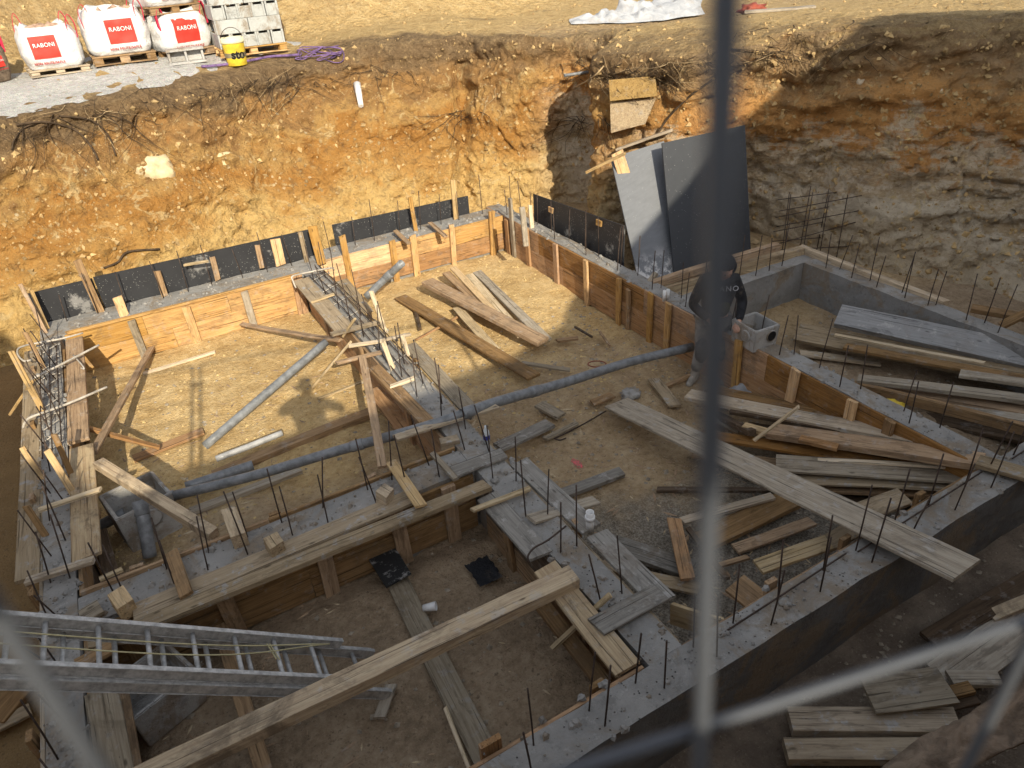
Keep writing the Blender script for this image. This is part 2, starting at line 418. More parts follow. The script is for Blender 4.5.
def solid(name, corners, t, mat, parent=None, nrm=None):
    """flat sheet through 4 corner points with thickness t, cut into a grid"""
    A, B, C_, D = [Vector(c) for c in corners]; n = nrm or (B-A).cross(D-A).normalized()
    o0 = (A+B+C_+D)/4; N = 8; vs, fs = [], []
    for s in (0, -t):
        for j in range(N+1):
            for i in range(N+1):
                u, v = i/N, j/N
                p = (A*(1-u)+B*u)*(1-v)+(D*(1-u)+C_*u)*v
                vs.append(p+n*(s+noise.noise(p*1.3)*.004)-o0)
    K = (N+1)**2
    for j in range(N):
        for i in range(N):
            a = j*(N+1)+i; fs.append((a, a+1, a+N+2, a+N+1)); fs.append((K+a, K+a+N+1, K+a+N+2, K+a+1))
    ring = [i for i in range(N+1)]+[j*(N+1)+N for j in range(1, N+1)]+[N*(N+1)+i for i in range(N-1, -1, -1)]+[j*(N+1) for j in range(N-1, 0, -1)]
    for a, b in zip(ring, ring[1:]+ring[:1]): fs.append((a, K+a, K+b, b))
    bm = bmesh.new(); me = mesh_of(vs, fs); bm.from_mesh(me); me = bm_mesh(bm)
    o = link(name, me, mat, parent); o.location = o0 if not parent else parent_inv(parent) @ o0
    return o
def text(name, body, size, mat, mw, parent, extrude=.002, bold=0.0, spacing=1.0):
    cu = bpy.data.curves.new('t', 'FONT'); cu.body = body; cu.size = size; cu.extrude = extrude; cu.align_x = 'CENTER'; cu.align_y = 'CENTER'
    cu.offset = bold; cu.space_character = spacing
    tmp = bpy.data.objects.new('tmp', cu); col.objects.link(tmp)
    dg = bpy.context.evaluated_depsgraph_get(); me = bpy.data.meshes.new_from_object(tmp.evaluated_get(dg))
    bpy.data.objects.remove(tmp); bpy.data.curves.remove(cu)
    me.materials.clear(); o = link(name, me, mat, parent)
    o.matrix_basis = parent_inv(parent) @ mw
    return o
def blob(name, loc, rad, mat, parent=None, amp=.2, freq=2.0, sub=3, seed=0):
    bm = bmesh.new(); bmesh.ops.create_icosphere(bm, subdivisions=sub, radius=1)
    for v in bm.verts:
        d = 1+amp*noise.noise(v.co*freq+Vector((seed*7.3, seed, 0)))
        v.co = Vector((v.co.x*rad[0], v.co.y*rad[1], v.co.z*rad[2]))*d
    o = link(name, bm_mesh(bm, True), mat, parent); o.location = loc if not parent else parent_inv(parent) @ Vector(loc); return o
# ------------------------------------------------------------------ terrain
def sstep(a, b, x):
    t = max(0, min(1, (x-a)/(b-a))); return t*t*(3-2*t)
def gz(x, y):
    """height of the ground round the pit"""
    z = 3.1 + .2*sstep(13, 15.5, y) + .3*sstep(6.5, 9.5, x)*sstep(14, 9, y) + .35*sstep(2.5, .5, y)*sstep(8, 5, x)
    z += .14*sstep(3.8, 5.2, x)*sstep(8.2, 7.2, x)*sstep(11, 12.4, y)
    bank = sstep(15.9+.25*x*(x < 4), 19.5, y)*sstep(13, 8.0, x)
    z += bank*3.2
    z += noise.noise(Vector((x*.5, y*.5, 3)))*.06 + noise.noise(Vector((x*2, y*2, 9)))*.03 + bank*(noise.noise(Vector((x*1.1, y*1.1, 5)))*.45+abs(noise.noise(Vector((x*2.6, y*2.6, 8))))*.3)
    return z
ctrl = [  # (rim x, y), (foot x, y)
    ((-4.6, 1.0), (-3.1, 1.3)), ((-4.6, 4), (-3.1, 4)), ((-4.7, 8), (-3.2, 8)), ((-4.6, 10.6), (-3.3, 10.4)), ((-3.6, 12.0), (-2.9, 11.3)),
    ((-2.2, 12.5), (-1.9, 11.35)), ((-1.07, 12.6), (-1.0, 11.35)), ((.6, 13.1), (.55, 11.4)), ((2.2, 13.8), (2.0, 11.45)), ((3.66, 14.2), (3.2, 11.5)),
    ((5.0, 14.1), (4.4, 11.6)), ((6.2, 13.6), (5.4, 11.7)), ((6.75, 13.3), (6.1, 11.9)), ((7.1, 12.7), (6.6, 12.0)), ((7.6, 12.2), (7.2, 11.9)), ((8.2, 12.2), (7.8, 12.0)), ((8.5, 11.5), (8.1, 11.6)),
    ((8.2, 10.7), (8.0, 10.9)), ((7.38, 10.15), (7.25, 10.15)), ((7.6, 9.55), (7.85, 9.75)), ((8.05, 8.7), (8.75, 9.35)), ((9.1, 8.1), (9.45, 8.6)), ((9.8, 7.35), (9.6, 7.4)),
    ((10.7, 6.8), (9.6, 6.0)), ((11.9, 6.1), (10.0, 4.9)), ((12.3, 4.8), (10.1, 3.6)), ((12.0, 2.5), (10.4, 1.8)), ((10.5, -1.2), (9.9, .3)),
    ((6, -1.0), (6, -.5)), ((3, -.45), (3, -.05)), ((1.1, -.05), (1.2, .35)), ((0, .2), (0, .6)), ((-1.2, .58), (-1.1, .95)), ((-3, .9), (-2.6, 1.2))]
rim = curve_pts([Vector((a[0], a[1], 0)) for a, b in ctrl]+[Vector((*ctrl[0][0], 0))], 22)
foot = curve_pts([Vector((b[0], b[1], 0)) for a, b in ctrl]+[Vector((*ctrl[0][1], 0))], 22)
NC = len(rim)-1; NR = 84
CEN = Vector((3.2, 6.6, 0))
verts, faces, soil = [], [], []
def floor_z(x, y):
    z = noise.noise(Vector((x*1.1, y*1.1, 0)))*.035 + noise.noise(Vector((x*4, y*4, 1)))*.014
    z -= .05*max(0, noise.noise(Vector((x*3.4, y*3.4, 7)))-.12)+.03*max(0, noise.noise(Vector((x*7, y*7, 2)))-.2)
    z += .1*sstep(4.9, 5.4, y)*sstep(2.3, 2.0, x)*sstep(-1.5, -1.3, x) + .08*sstep(8, 9.5, y)*sstep(2.2, 2.5, x)*sstep(5.9, 5.7, x)
    z += .14*sstep(5.95, 6.3, x)*sstep(2.2, 3, y) + .08*sstep(2.2, 2.0, x)*sstep(4.7, 4.4, y)*sstep(-1.2, -1.0, x)*sstep(2.2, 2.4, y)
    z += .55*math.exp(-(((x-4.75)/.75)**2+((y-.35)/.55)**2))
    z += .35*math.exp(-(((x-6.9)/.5)**2+((y-9.2)/.8)**2))
    return z
for i in range(NC):
    r, f = rim[i], foot[i]; zr = gz(r.x, r.y)
    nrm = (f-r); nrm.z = 0
    tg = rim[(i+1) % NC]-rim[i-1]; out = Vector((tg.y, -tg.x, 0)).normalized()
    if out.dot(CEN-r) < 0: out = -out
    for k in range(NR+1):
        t = k/NR
        s = t**.85
        p = f.lerp(r, s); p.z = -.15 + (zr+.15)*t
        w = min(1, t*6)*(.25+.75*sstep(1.02, .9, t))
        q = Vector((p.x*.55, p.y*.55, p.z*.55)); q2 = p*1.7; q3 = p*5.0; q4 = p*13
        d = noise.noise(q)*.26 + noise.noise(q2+Vector((5, 0, 0)))*.12 + abs(noise.noise(q3))*.09 + noise.noise(q4)*.03
        # ledges of harder layers, broken faces and cracks
        rt = sstep(7.5, 9, p.x)
        lz = p.z*3.4+noise.noise(p*.9)*1.2
        d += (.09+.07*rt)*noise.noise(Vector((p.x*.6, p.y*.6, lz))) + (.03+.05*rt)*noise.noise(Vector((p.x*1.6, p.y*1.6, lz*3.1)))
        cr = 1-abs(noise.noise(Vector((p.x*2.6, p.y*2.6, p.z*1.6))+noise.noise_vector(p*2)*.5))
        d -= .13*max(0, cr-.86)/.14*(.4+.6*noise.noise(p*.8+Vector((9, 0, 0))))
        d += .05*noise.noise(p*8.5)+.10*max(0, noise.noise(p*3.4+Vector((0, 4, 0))))
        # washed-out gully in the back corner and the clayey one on the right face
        g = math.exp(-((r.x-6.55+.25*(1-t)+.1*noise.noise(p*2))/.16)**2)*(r.y > 12)*.45*sstep(.05, .3, t)*sstep(.98, .72, t)
        g2 = math.exp(-(((p-Vector((9.3, 7.35, p.z))).xy.length)/.22)**2)*.18*sstep(1, .7, t)
        # topsoil lip overhanging a little
        lip = .10*sstep(.86, .95, t)*sstep(1.0, .97, t)*(1+1.5*noise.noise(p*2.2))
        soil.append(sstep(.80, .93, t+.10*noise.noise(p*1.9)+.05*noise.noise(p*6)))
        p += out*(d*w + lip - g - g2) ; p.z += noise.noise(q2*1.3)*.06*w
        verts.append(p)
    for k_ in (1.012, 1.03, 1.05, 1.075, 1.1, 1.13, 1.16, 1.2, 1.25, 1.3, 1.36, 1.43, 1.5, 1.6, 1.7, 1.85, 2.0, 2.3, 2.8, 4, 8, 25, 90):
        p = CEN + (r-CEN)*k_; p.z = gz(p.x, p.y)
        dist = (k_-1)*(r-CEN).length; wd = .22+1.0*sstep(6.6, 7.8, r.x)*sstep(13, 11, r.x)+.3*sstep(3.2, 4.5, r.x)
        soil.append(1-sstep(wd*.45, wd*1.25, dist+.45*wd*noise.noise(p*1.6)+.2*wd*noise.noise(p*6)))
        p.z += .05*noise.noise(p*5)*(dist < 2)+.05*soil[-1]*noise.noise(p*3.3)
        verts.append(p)
NV = NR+1+23
for i in range(NC):
    j = (i+1) % NC
    for k in range(NV-1):
        faces.append((i*NV+k, j*NV+k, j*NV+k+1, i*NV+k+1))
bm = bmesh.new(); me = mesh_of(verts, faces); bm.from_mesh(me); me = bm_mesh(bm, True)
if me.polygons[0].normal.length and sum(p.normal.z for p in me.polygons[-400:]) < 0: me.flip_normals()
at_ = me.attributes.new('topsoil', 'FLOAT', 'POINT'); at_.data.foreach_set('value', soil)
struct(link('earth_bank', me, CLIFFM))
xs = np.arange(-3.8, 11.6, .045); ys = np.arange(-.9, 13.0, .045)
vs = [(x, y, floor_z(x, y)) for y in ys for x in xs]; nx = len(xs)
fs = [(j*nx+i, j*nx+i+1, j*nx+nx+i+1, j*nx+nx+i) for j in range(len(ys)-1) for i in range(nx-1)]
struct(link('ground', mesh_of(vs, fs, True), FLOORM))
# pale gravel track along the back rim, in front of the bags
gv, gf = [], []
NG = 60
for i in range(NG+1):
    x = -6 + i*(10.1+0)/NG
    # rim point at this x
    cand = min((q for q in rim[:-1] if q.y > 11.6), key=lambda q: abs(q.x-x))
    y0 = cand.y+.12+.12*noise.noise(Vector((x*2.3, 1, 1)))+.5*sstep(2.6, 3.8, x)+.25*sstep(1.4, 2.6, x); y1 = y0+3.4+.2*noise.noise(Vector((x*2, 4, 4)))
    y1 = max(y0+.1, y1-3.1*sstep(3.2, 4.1, x))
    for j in range(26):
        y = y0+(y1-y0)*j/25
        e = .03*min(1, j/2, (25-j)/2)*min(1, (NG-i)/2)
        gv.append((x, y, gz(x, y)-.015+e+.012*noise.noise(Vector((x*6, y*6, 2)))))
for i in range(NG):
    for j in range(25):
        a = i*26+j; gf.append((a, a+26, a+27, a+1))
struct(link('gravel', mesh_of(gv, gf, True), GRAVELM))
# ------------------------------------------------------------------ cast concrete with its bars
def rebar_me(h, r=.0062, tilt=0, seed=0):
    rn = random.Random(seed); a = rn.uniform(-1, 1)*.02; b = rn.uniform(-1, 1)*.02
    return tube_mesh([(0, 0, -.05), (a*.3, b*.3, h*.4), (a, b, h)], r, 6)
REBARS = [rebar_me(h, seed=i) for i, h in enumerate((.58, .62, .55, .66, .5, .6))]
for m_ in REBARS: m_.materials.append(STEEL)
def add_rebars(beam, pts, lean=.05):
    for (x, y) in pts:
        o = bpy.data.objects.new('rebar', random.choice(REBARS)); col.objects.link(o); o.parent = beam
        o.location = parent_inv(beam) @ Vector((x+random.uniform(-.012, .012), y+random.uniform(-.012, .012), .70))
        o.rotation_euler = (random.gauss(0, lean), random.gauss(0, lean), random.uniform(0, 6)); o.scale.z = random.uniform(.8, 1.08)
def slab(x0, x1, y0, y1, z1, label, z0=-.2, name='concrete_beam', cat='concrete beam', group='concrete foundation beams', amp=.011):
    o = box(name, x0, x1, y0, y1, z0, z1, CONC, res=.07, amp=amp)
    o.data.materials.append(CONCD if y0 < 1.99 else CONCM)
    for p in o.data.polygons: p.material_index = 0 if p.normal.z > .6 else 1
    return tag(o, label, cat, group)
ZT = .70
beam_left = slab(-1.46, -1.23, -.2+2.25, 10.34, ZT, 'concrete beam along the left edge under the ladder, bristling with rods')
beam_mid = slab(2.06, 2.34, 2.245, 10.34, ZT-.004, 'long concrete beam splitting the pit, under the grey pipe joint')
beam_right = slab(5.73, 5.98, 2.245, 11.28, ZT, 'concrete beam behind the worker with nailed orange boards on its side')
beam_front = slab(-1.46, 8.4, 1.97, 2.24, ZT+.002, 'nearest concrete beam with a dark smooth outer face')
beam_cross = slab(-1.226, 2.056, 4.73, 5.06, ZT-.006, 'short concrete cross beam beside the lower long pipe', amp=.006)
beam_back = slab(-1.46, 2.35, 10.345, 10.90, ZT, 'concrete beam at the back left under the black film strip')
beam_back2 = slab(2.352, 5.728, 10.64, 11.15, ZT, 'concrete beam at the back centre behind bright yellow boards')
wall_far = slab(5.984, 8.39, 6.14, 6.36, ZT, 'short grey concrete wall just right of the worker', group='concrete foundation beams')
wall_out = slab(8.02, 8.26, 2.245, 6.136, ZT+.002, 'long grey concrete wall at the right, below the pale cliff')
def line(x0, y0, x1, y1, n, jit=.06):
    return [(x0+(x1-x0)*(i+.5)/n + random.uniform(-jit, jit)*abs(x1-x0)/max(.1, abs(x1-x0)+abs(y1-y0)), y0+(y1-y0)*(i+.5)/n + random.uniform(-jit, jit)*abs(y1-y0)/max(.1, abs(x1-x0)+abs(y1-y0))) for i in range(n)]
add_rebars(beam_front, line(.8, 2.05, 8.2, 2.05, 15)+line(.9, 2.18, 8.0, 2.18, 17))
add_rebars(beam_right, line(5.79, 2.6, 5.79, 11, 11)+line(5.93, 2.5, 5.93, 11, 19), .03)
add_rebars(beam_mid, line(2.12, 2.6, 2.12, 10.2, 14)+line(2.28, 2.6, 2.28, 10.2, 15), .07)
add_rebars(beam_cross, line(-1.1, 4.8, 1.9, 4.8, 9)+line(-1.1, 5.0, 1.9, 5.0, 9), .08)
add_rebars(beam_left, line(-1.4, 3.0, -1.4, 10.2, 17)+line(-1.28, 3.0, -1.28, 10.2, 14), .12)
add_rebars(beam_back, line(-1.3, 10.75, 2.2, 10.75, 9), .04)
add_rebars(beam_back2, line(2.5, 10.95, 5.6, 10.95, 8), .04)
add_rebars(wall_out, line(8.1, 2.6, 8.1, 6, 9)+line(8.2, 2.5, 8.2, 6, 7), .03)
add_rebars(wall_far, line(6.1, 6.24, 7.9, 6.24, 6), .03)
def lay_bars(beam, xs_, y0, y1, z, r=.0065):
    for x in xs_:
        tube('rebar', curve_pts([(x+random.gauss(0, .015), y0+random.uniform(0, .5), z), (x+random.gauss(0, .025), (y0+y1)/2, z+.02), (x+random.gauss(0, .015), y1-random.uniform(0, .6), z)], 5), r, STEEL, beam, 6)
lay_bars(beam_left, (-1.42, -1.33, -1.27), 6.9, 10.3, ZT+.05)
lay_bars(beam_mid, (2.11, 2.18, 2.26, 2.31), 6.3, 10.4, ZT+.05)
for k in range(12):
    y = 7.3+k*.25; tube('rebar', [(-1.45, y, ZT+.03), (-1.24, y+.13, ZT+.06)], .006, STEELP, beam_left, 6)
    if k % 2: tube('rebar', [(-1.24, y, ZT+.05), (-1.45, y+.14, ZT+.03)], .006, STEELP, beam_left, 6)
for k in range(7):
    y = 6.9+k*.5; tube('rebar', [(2.08, y, ZT+.03), (2.33, y+.08, ZT+.06)], .006, STEELP, beam_mid, 6)
for x0, x1 in ((2.6, 3.9), (4.0, 5.6), (6.0, 7.6)):
    tube('rebar', [(x0, 2.16, ZT+.016), (x1, 2.19, ZT+.03)], .007, STEEL, beam_front, 6)
# concrete lumps left on the beam tops
for x, y, b in ((3.2, 2.12, beam_front), (2.6, 2.2, beam_front), (4.4, 2.1, beam_front), (2.2, 4.5, beam_mid), (6.2, 2.12, beam_front)):
    for k in range(3):
        blob('mortar_lump', (x+random.uniform(-.08, .08), y+random.uniform(-.05, .05), ZT+.008), (random.uniform(.02, .05), random.uniform(.02, .04), .016), CONC, b, .5, 2, 2, k+x)
def crust(beam, x0, x1, y0, y1, n):
    vs, fs = [], []; inv = parent_inv(beam)
    for _ in range(n):
        x, y = random.uniform(x0, x1), random.uniform(y0, y1); s = .006+.035*random.random()**3; b = len(vs); m = random.randint(5, 8)
        for k in range(m):
            a = 2*math.pi*k/m; r = s*random.uniform(.6, 1.3); vs.append(inv @ Vector((x+r*math.cos(a), y+r*math.sin(a), ZT-.006)))
        for k in range(m):
            a = 2*math.pi*k/m; r = s*.55*random.uniform(.6, 1.2); vs.append(inv @ Vector((x+r*math.cos(a), y+r*math.sin(a), ZT+.004+s*random.uniform(.25, .6))))
        for k in range(m): j = (k+1) % m; fs.append((b+k, b+j, b+m+j, b+m+k))
        fs.append(tuple(b+m+k for k in range(m)))
    stuff(link('mortar_crust', mesh_of(vs, fs), CONC, beam))
crust(beam_front, .5, 8.2, 1.96, 2.3, 260); crust(beam_mid, 2.03, 2.42, 2.3, 10.2, 260); crust(beam_cross, -1.2, 2.0, 4.72, 5.1, 90); crust(beam_left, -1.5, -1.2, 3.2, 10.2, 260); crust(beam_right, 5.72, 6.0, 2.3, 11.2, 260); crust(beam_back, -1.2, 2.2, 10.4, 10.88, 200); crust(beam_back2, 2.4, 5.6, 10.68, 11.1, 200)
# ------------------------------------------------------------------ formwork
def formwork(label, p0, p1, face, boards, studs, stud_m='gold', stud_h=None, t=.03, stud_w=.1, name='formwork'):
    """boards nailed along p0-p1 (xy); face = unit outward xy; boards: (z0,z1,material[,t]); studs: (xy along, z0, z1, material, width)"""
    o = empty(name, (p0[0], p0[1], 0)); tag(o, label, 'formwork', 'timber formwork along the beams')
    A = Vector((*p0, 0)); B = Vector((*p1, 0)); d = (B-A).normalized(); L = (B-A).length; fv = Vector((*face, 0))
    for bd in boards:
        z0, z1, m = bd[:3]; cuts = bd[3] if len(bd) > 3 else (0, 1)
        for u0, u1 in zip(cuts, cuts[1:]):
            a = A+d*(L*u0+.002)+fv*(t/2+.002+random.uniform(0, .004)); b = A+d*(L*u1-.002)+fv*(t/2+.002+random.uniform(0, .004))
            a.z = b.z = (z0+z1)/2
            bd_o = board('board', a, b, z1-z0-.003, t, W[m], o, roll=math.pi/2, top=False, warp=.002, skew=.002)
    for s in studs:
        u, z0, z1 = s[:3]; m = s[3] if len(s) > 3 else stud_m; w = s[4] if len(s) > 4 else stud_w; ln = s[5] if len(s) > 5 else .02
        base = A+d*u+fv*(t+.028); tilt = random.gauss(0, .015)
        a = base+Vector((0, 0, z0)); b = base+Vector((0, 0, z1))+d*tilt+fv*ln
        board('stud', a, b, w, .04, W[m], o, top=False, up=fv, warp=.003)
    return o
def ay(px, py, z=.72): return at(px, py, z)
# right beam, inner face X = 5.73 looking to -X
yr = [ay(*p).y for p in ((584, 261), (614, 279), (645, 296), (667, 304), (741, 341), (792, 370), (854, 400), (553, 245), (524, 230), (505, 219))]
Y1 = 11.26
formwork('orange board formwork with upright studs behind the worker', (5.73, Y1), (5.73, 2.3), (-1, 0),
         [(0, .36, 'orange', (0, .28, .55, .8, 1)), (.36, .70, 'orange', (0, .2, .5, .74, 1))],
         [(Y1-y, -.05, random.uniform(.70, .76), 'orange' if k > 6 else 'gold', random.choice((.09, .1, .11))) for k, y in enumerate(yr)]
         + [(Y1-yr[1]+.22, .0, .62, 'brown', .07), (Y1-3.1, 0, .72, 'brown', .1), (Y1-10.25, -.05, 1.12, 'grey', .09)])
# back right piece, Y = 10.64 looking to -Y
xr = [ay(*p).x for p in ((354, 263), (391, 244), (414, 240), (448, 228), (487, 216))]
formwork('bright yellow board formwork in the far back corner', (2.36, 10.635), (5.68, 10.635), (0, -1),
         [(.12, .41, 'orange', (0, .45, 1)), (.41, .72, 'gold', (0, .38, .72, 1))],
         [(xr[0]-2.36, 0, 1.05, 'gold', .1), (xr[1]-2.36, .05, .78, 'gold', .1), (xr[2]-2.36, 0, .78, 'gold', .11), (xr[3]-2.36, 0, .80, 'gold', .09), (xr[4]-2.36-.03, 0, .86, 'gold', .11)])
# back left piece, Y = 10.34
xl = [ay(*p).x for p in ((131, 322), (186, 306), (245, 291))]
formwork('pale yellow board formwork at the back of the sandy bay', (-1.18, 10.34), (2.0, 10.34), (0, -1),
         [(.1, .40, 'gold', (0, .4, .72, 1)), (.40, .69, 'gold', (0, .3, .66, 1))],
         [(xl[0]+1.18, .1, .68, 'grey', .1), (xl[1]+1.18, .1, .68, 'gold', .11), (xl[2]+1.18, .1, .68, 'grey', .1), (3.1, .05, .74, 'orange', .16)])
fw = empty('top_rail', (0.4, 10.31, .70)); tag(fw, 'thin timber rail capping the pale yellow boards at the back', 'rail')
board('rail', (-1.15, 10.315, .735), (2.0, 10.315, .735), .055, .035, W['gold'], fw, warp=.003)
# middle beam, left side far half / right side
formwork('orange formwork on the left of the middle beam, behind the leaning battens', (2.055, 10.2), (2.055, 5.14), (-1, 0), [(.1, .38, 'orange', (0, .4, 1)), (.38, .66, 'brown', (0, .55, 1))], [(1.0, .1, .7, 'brown'), (2.6, .1, .7, 'brown'), (4.0, .1, .7, 'orange')])
formwork('low dark formwork on the right of the middle beam by the sand', (2.345, 2.3), (2.345, 10.4), (1, 0), [(0, .34, 'brown', (0, .3, .62, 1)), (.34, .66, 'dusty', (0, .4, .7, 1))], [(u, 0, .7, 'brown') for u in (1.3, 2.9, 4.6, 6.2)])
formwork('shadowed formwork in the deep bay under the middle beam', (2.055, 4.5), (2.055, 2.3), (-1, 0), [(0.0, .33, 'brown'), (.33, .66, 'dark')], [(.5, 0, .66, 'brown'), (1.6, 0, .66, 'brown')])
formwork('dim board formwork under the weathered scaffold plank', (-1.2, 4.725), (2.02, 4.725), (0, -1), [(.03, .36, 'brown', (0, .5, 1)), (.36, .66, 'brown', (0, .35, 1))], [(u, 0, .68, 'brown', .13) for u in (.25, .95, 1.75, 2.45, 2.95)])
formwork('brown formwork between the lower long pipe and the cross beam', (-1.2, 5.065), (2.03, 5.065), (0, 1), [(.08, .40, 'brown', (0, .6, 1)), (.40, .73, 'brown', (0, .45, 1))], [(u, .05, .72, 'brown') for u in (.4, 1.5, 2.4)])
formwork('orange edged formwork inside the nearest beam', (-1.2, 2.245), (2.03, 2.245), (0, 1), [(.02, .35, 'brown', (0, .5, 1)), (.35, .685, 'orange', (0, .6, 1))], [(2.1, 0, .74, 'orange', .14), (2.9, .0, .69, 'brown', .1), (1.2, 0, .7, 'brown', .1)])
formwork('brown formwork inside the nearest beam by the plank heap', (2.37, 2.245), (5.7, 2.245), (0, 1), [(-.02, .34, 'brown', (0, .5, 1)), (.34, .66, 'brown', (0, .35, .7, 1))], [(u, 0, .7, 'brown', .1) for u in (.9, 1.7, 2.6)])
formwork('dark formwork inside the left beam, half hidden by the ladder', (-1.225, 9.9), (-1.225, 5.1), (1, 0), [(.1, .4, 'dark', (0, .5, 1)), (.4, .68, 'brown', (0, .4, 1))], [(u, .05, .7, 'brown') for u in (.6, 1.7, 3.0, 4.0)])
formwork('dark formwork inside the left beam in the ladder bay', (-1.225, 4.7), (-1.225, 2.3), (1, 0), [(.05, .4, 'brown'), (.4, .66, 'brown')], [(.8, 0, .68, 'brown'), (1.6, 0, .68, 'brown')])
formwork('outer formwork of the left beam against the dark trench', (-1.465, 10.3), (-1.465, 2.3), (-1, 0), [(0, .34, 'brown', (0, .3, .7, 1)), (.34, .66, 'dusty', (0, .5, 1))], [(u, 0, .72, 'brown') for u in (.8, 2.2, 3.6, 5, 6.4)])
# ------------------------------------------------------------------ black film boards behind the beams
def strip(label, px0, px1, Y0, Y1, zb, t=.02, n=1):
    a0 = at_y(*px0, Y0); b0 = at_y(*px1, Y1)
    cor = [Vector((a0.x, a0.y, zb)), Vector((b0.x, b0.y, zb)), b0, a0]
    return tag(solid('film_board', cor, t, FILM), label, 'film-faced board', 'black film-faced boards')
strip('black cement-flecked film board at the left end of the back beam', (27, 294), (92, 278.5), 10.925, 10.925, .6)
strip('longest black film board standing behind the pale yellow boards', (93, 277.5), (314, 228.5), 10.93, 10.95, .6)
strip('black film board behind the bright yellow boards in the back corner', (332, 225), (468, 196), 11.18, 11.19, .6)
p0 = at_x(533, 194, 6.12); p1 = at_x(624, 226, 6.10)
sb = tag(solid('film_board', [Vector((p0.x, p0.y, .55)), Vector((p1.x, p1.y, .55)), p1, p0], .02, FILM), 'black film board edging the right beam, with two small wood blocks nailed on', 'film-faced board', 'black film-faced boards')
for px in ((551, 210), (599, 223)):
    c = at_x(px[0], px[1], 6.08); board('block', c+Vector((0, -.06, 0)), c+Vector((0, .06, 0)), .09, .03, W['gold'], sb, roll=math.pi/2, top=False)
# two tall shuttering sheets leaning on the cliff
sg = [at(640, 286, .30), at(681, 272, .30), at_y(664, 141, 8.85), at_y(611, 158, 9.1)]
sheet1 = tag(solid('shuttering_sheet', sg, .021, SHEETG), 'grey scuffed shuttering sheet leaning on the cliff, half in sun', 'board', 'tall shuttering sheets')
sk = [at(674, 274, .34), at(751, 253, .34), at_y(745, 125, 8.28), at_y(662, 143, 8.56)]
sheet2 = tag(solid('shuttering_sheet', sk, .021, SHEETK), 'clean black shuttering sheet leaning on the cliff above the worker', 'board', 'tall shuttering sheets')
c = at_y(624, 175, 9.02)
tag(board('plank', at_y(617, 152, 8.97), at_y(631, 196, 8.72), .19, .022, W['gold'], up=Vector((-.4, -.9, .3)), top=False), 'short bright yellow board leaning on the grey shuttering sheet', 'plank')
tag(board('batten', at_y(700, 207, 8.2), at_y(711, 203, 8.18), .03, .02, W['pale'], top=False), 'tiny pale batten stuck on the black shuttering sheet', 'batten')
# tall rear stakes standing in the back formwork (x0,y0 top) (x1,y1 foot)
def stake(label, a, b, w, t, m, group=None, name='stake', faceup=None):
    o = board(name, b, at_y(a[0], a[1], a[2]) , w, t, W[m], top=False, up=Vector(faceup or (0, -1, .2)), warp=.003)
    return tag(o, label, 'stake', group)
G = 'stakes along the back beam'
def stk(label, top, footpx, fz, dy, w, m, t=.035):
    f = at(*footpx, fz); lim = 10.84 if f.x < 2.35 else 11.1
    if f.y > lim: f = at_y(*footpx, lim)
    dy = min(dy, .05); f = f-Vector((0, 0, .0)); return stake(label, (*top, f.y+dy), f, w, t, m, G)
stk('long brown stake leaning at the left end of the black film boards', (77, 260), (101, 312), .70, .10, .10, 'brown')
stk('short brown stake second from the left before the black film', (157, 271), (165, 296), .70, .06, .09, 'brown')
stk('thin brown stake under a pale crosspiece before the black film', (212, 257), (218, 280), .70, .06, .08, 'brown')
stk('stubby yellow stake with a cut top by the pale yellow boards', (117, 297), (125, 317), .68, .02, .12, 'gold')
stk('broad yellow stake left of the grey one at the back', (275, 239), (281, 265), .70, .05, .15, 'gold')
stk('slim grey-brown stake beside the broad yellow one', (257, 245), (262, 268), .70, .05, .07, 'brown')
stk('greyish stake where the middle beam meets the back', (300, 232), (307, 262), .70, .05, .07, 'dusty')
stk('tallest yellow stake where the middle beam meets the back', (312, 226), (322, 264), .70, .05, .14, 'gold')
stk('tall yellow stake behind the bright boards, left one', (410, 197), (416, 231), .70, .03, .07, 'gold')
stk('tallest pale stake at the right end of the back film board', (453, 180), (456, 219), .70, .03, .09, 'pine')
stk('tall weathered stake at the near end of the back corner', (522, 207), (526, 246), .70, .03, .09, 'grey')
stk('stubby pale stake beside the edge of the black corner board', (530, 205), (532, 228), .70, .02, .07, 'pale')
plank('pale crosspiece nailed over the thin brown stake', (184, 264, 1.12), (208, 260, 1.12), .05, .03, 'pale', name='batten', cat='batten')
plank('little pale crosspiece at the broad yellow stake', (260, 246, 1.02), (271, 243, 1.02), .05, .03, 'pale', name='batten', cat='batten')
plank('left of the two short slats laid across the back corner beam', (395, 230, .82), (409, 243, .80), .08, .025, 'brown', 'slats on the back corner beam', name='batten', cat='batten')
plank('right of the two short slats laid across the back corner beam', (430, 222, .83), (446, 236, .80), .08, .025, 'brown', 'slats on the back corner beam', name='batten', cat='batten')
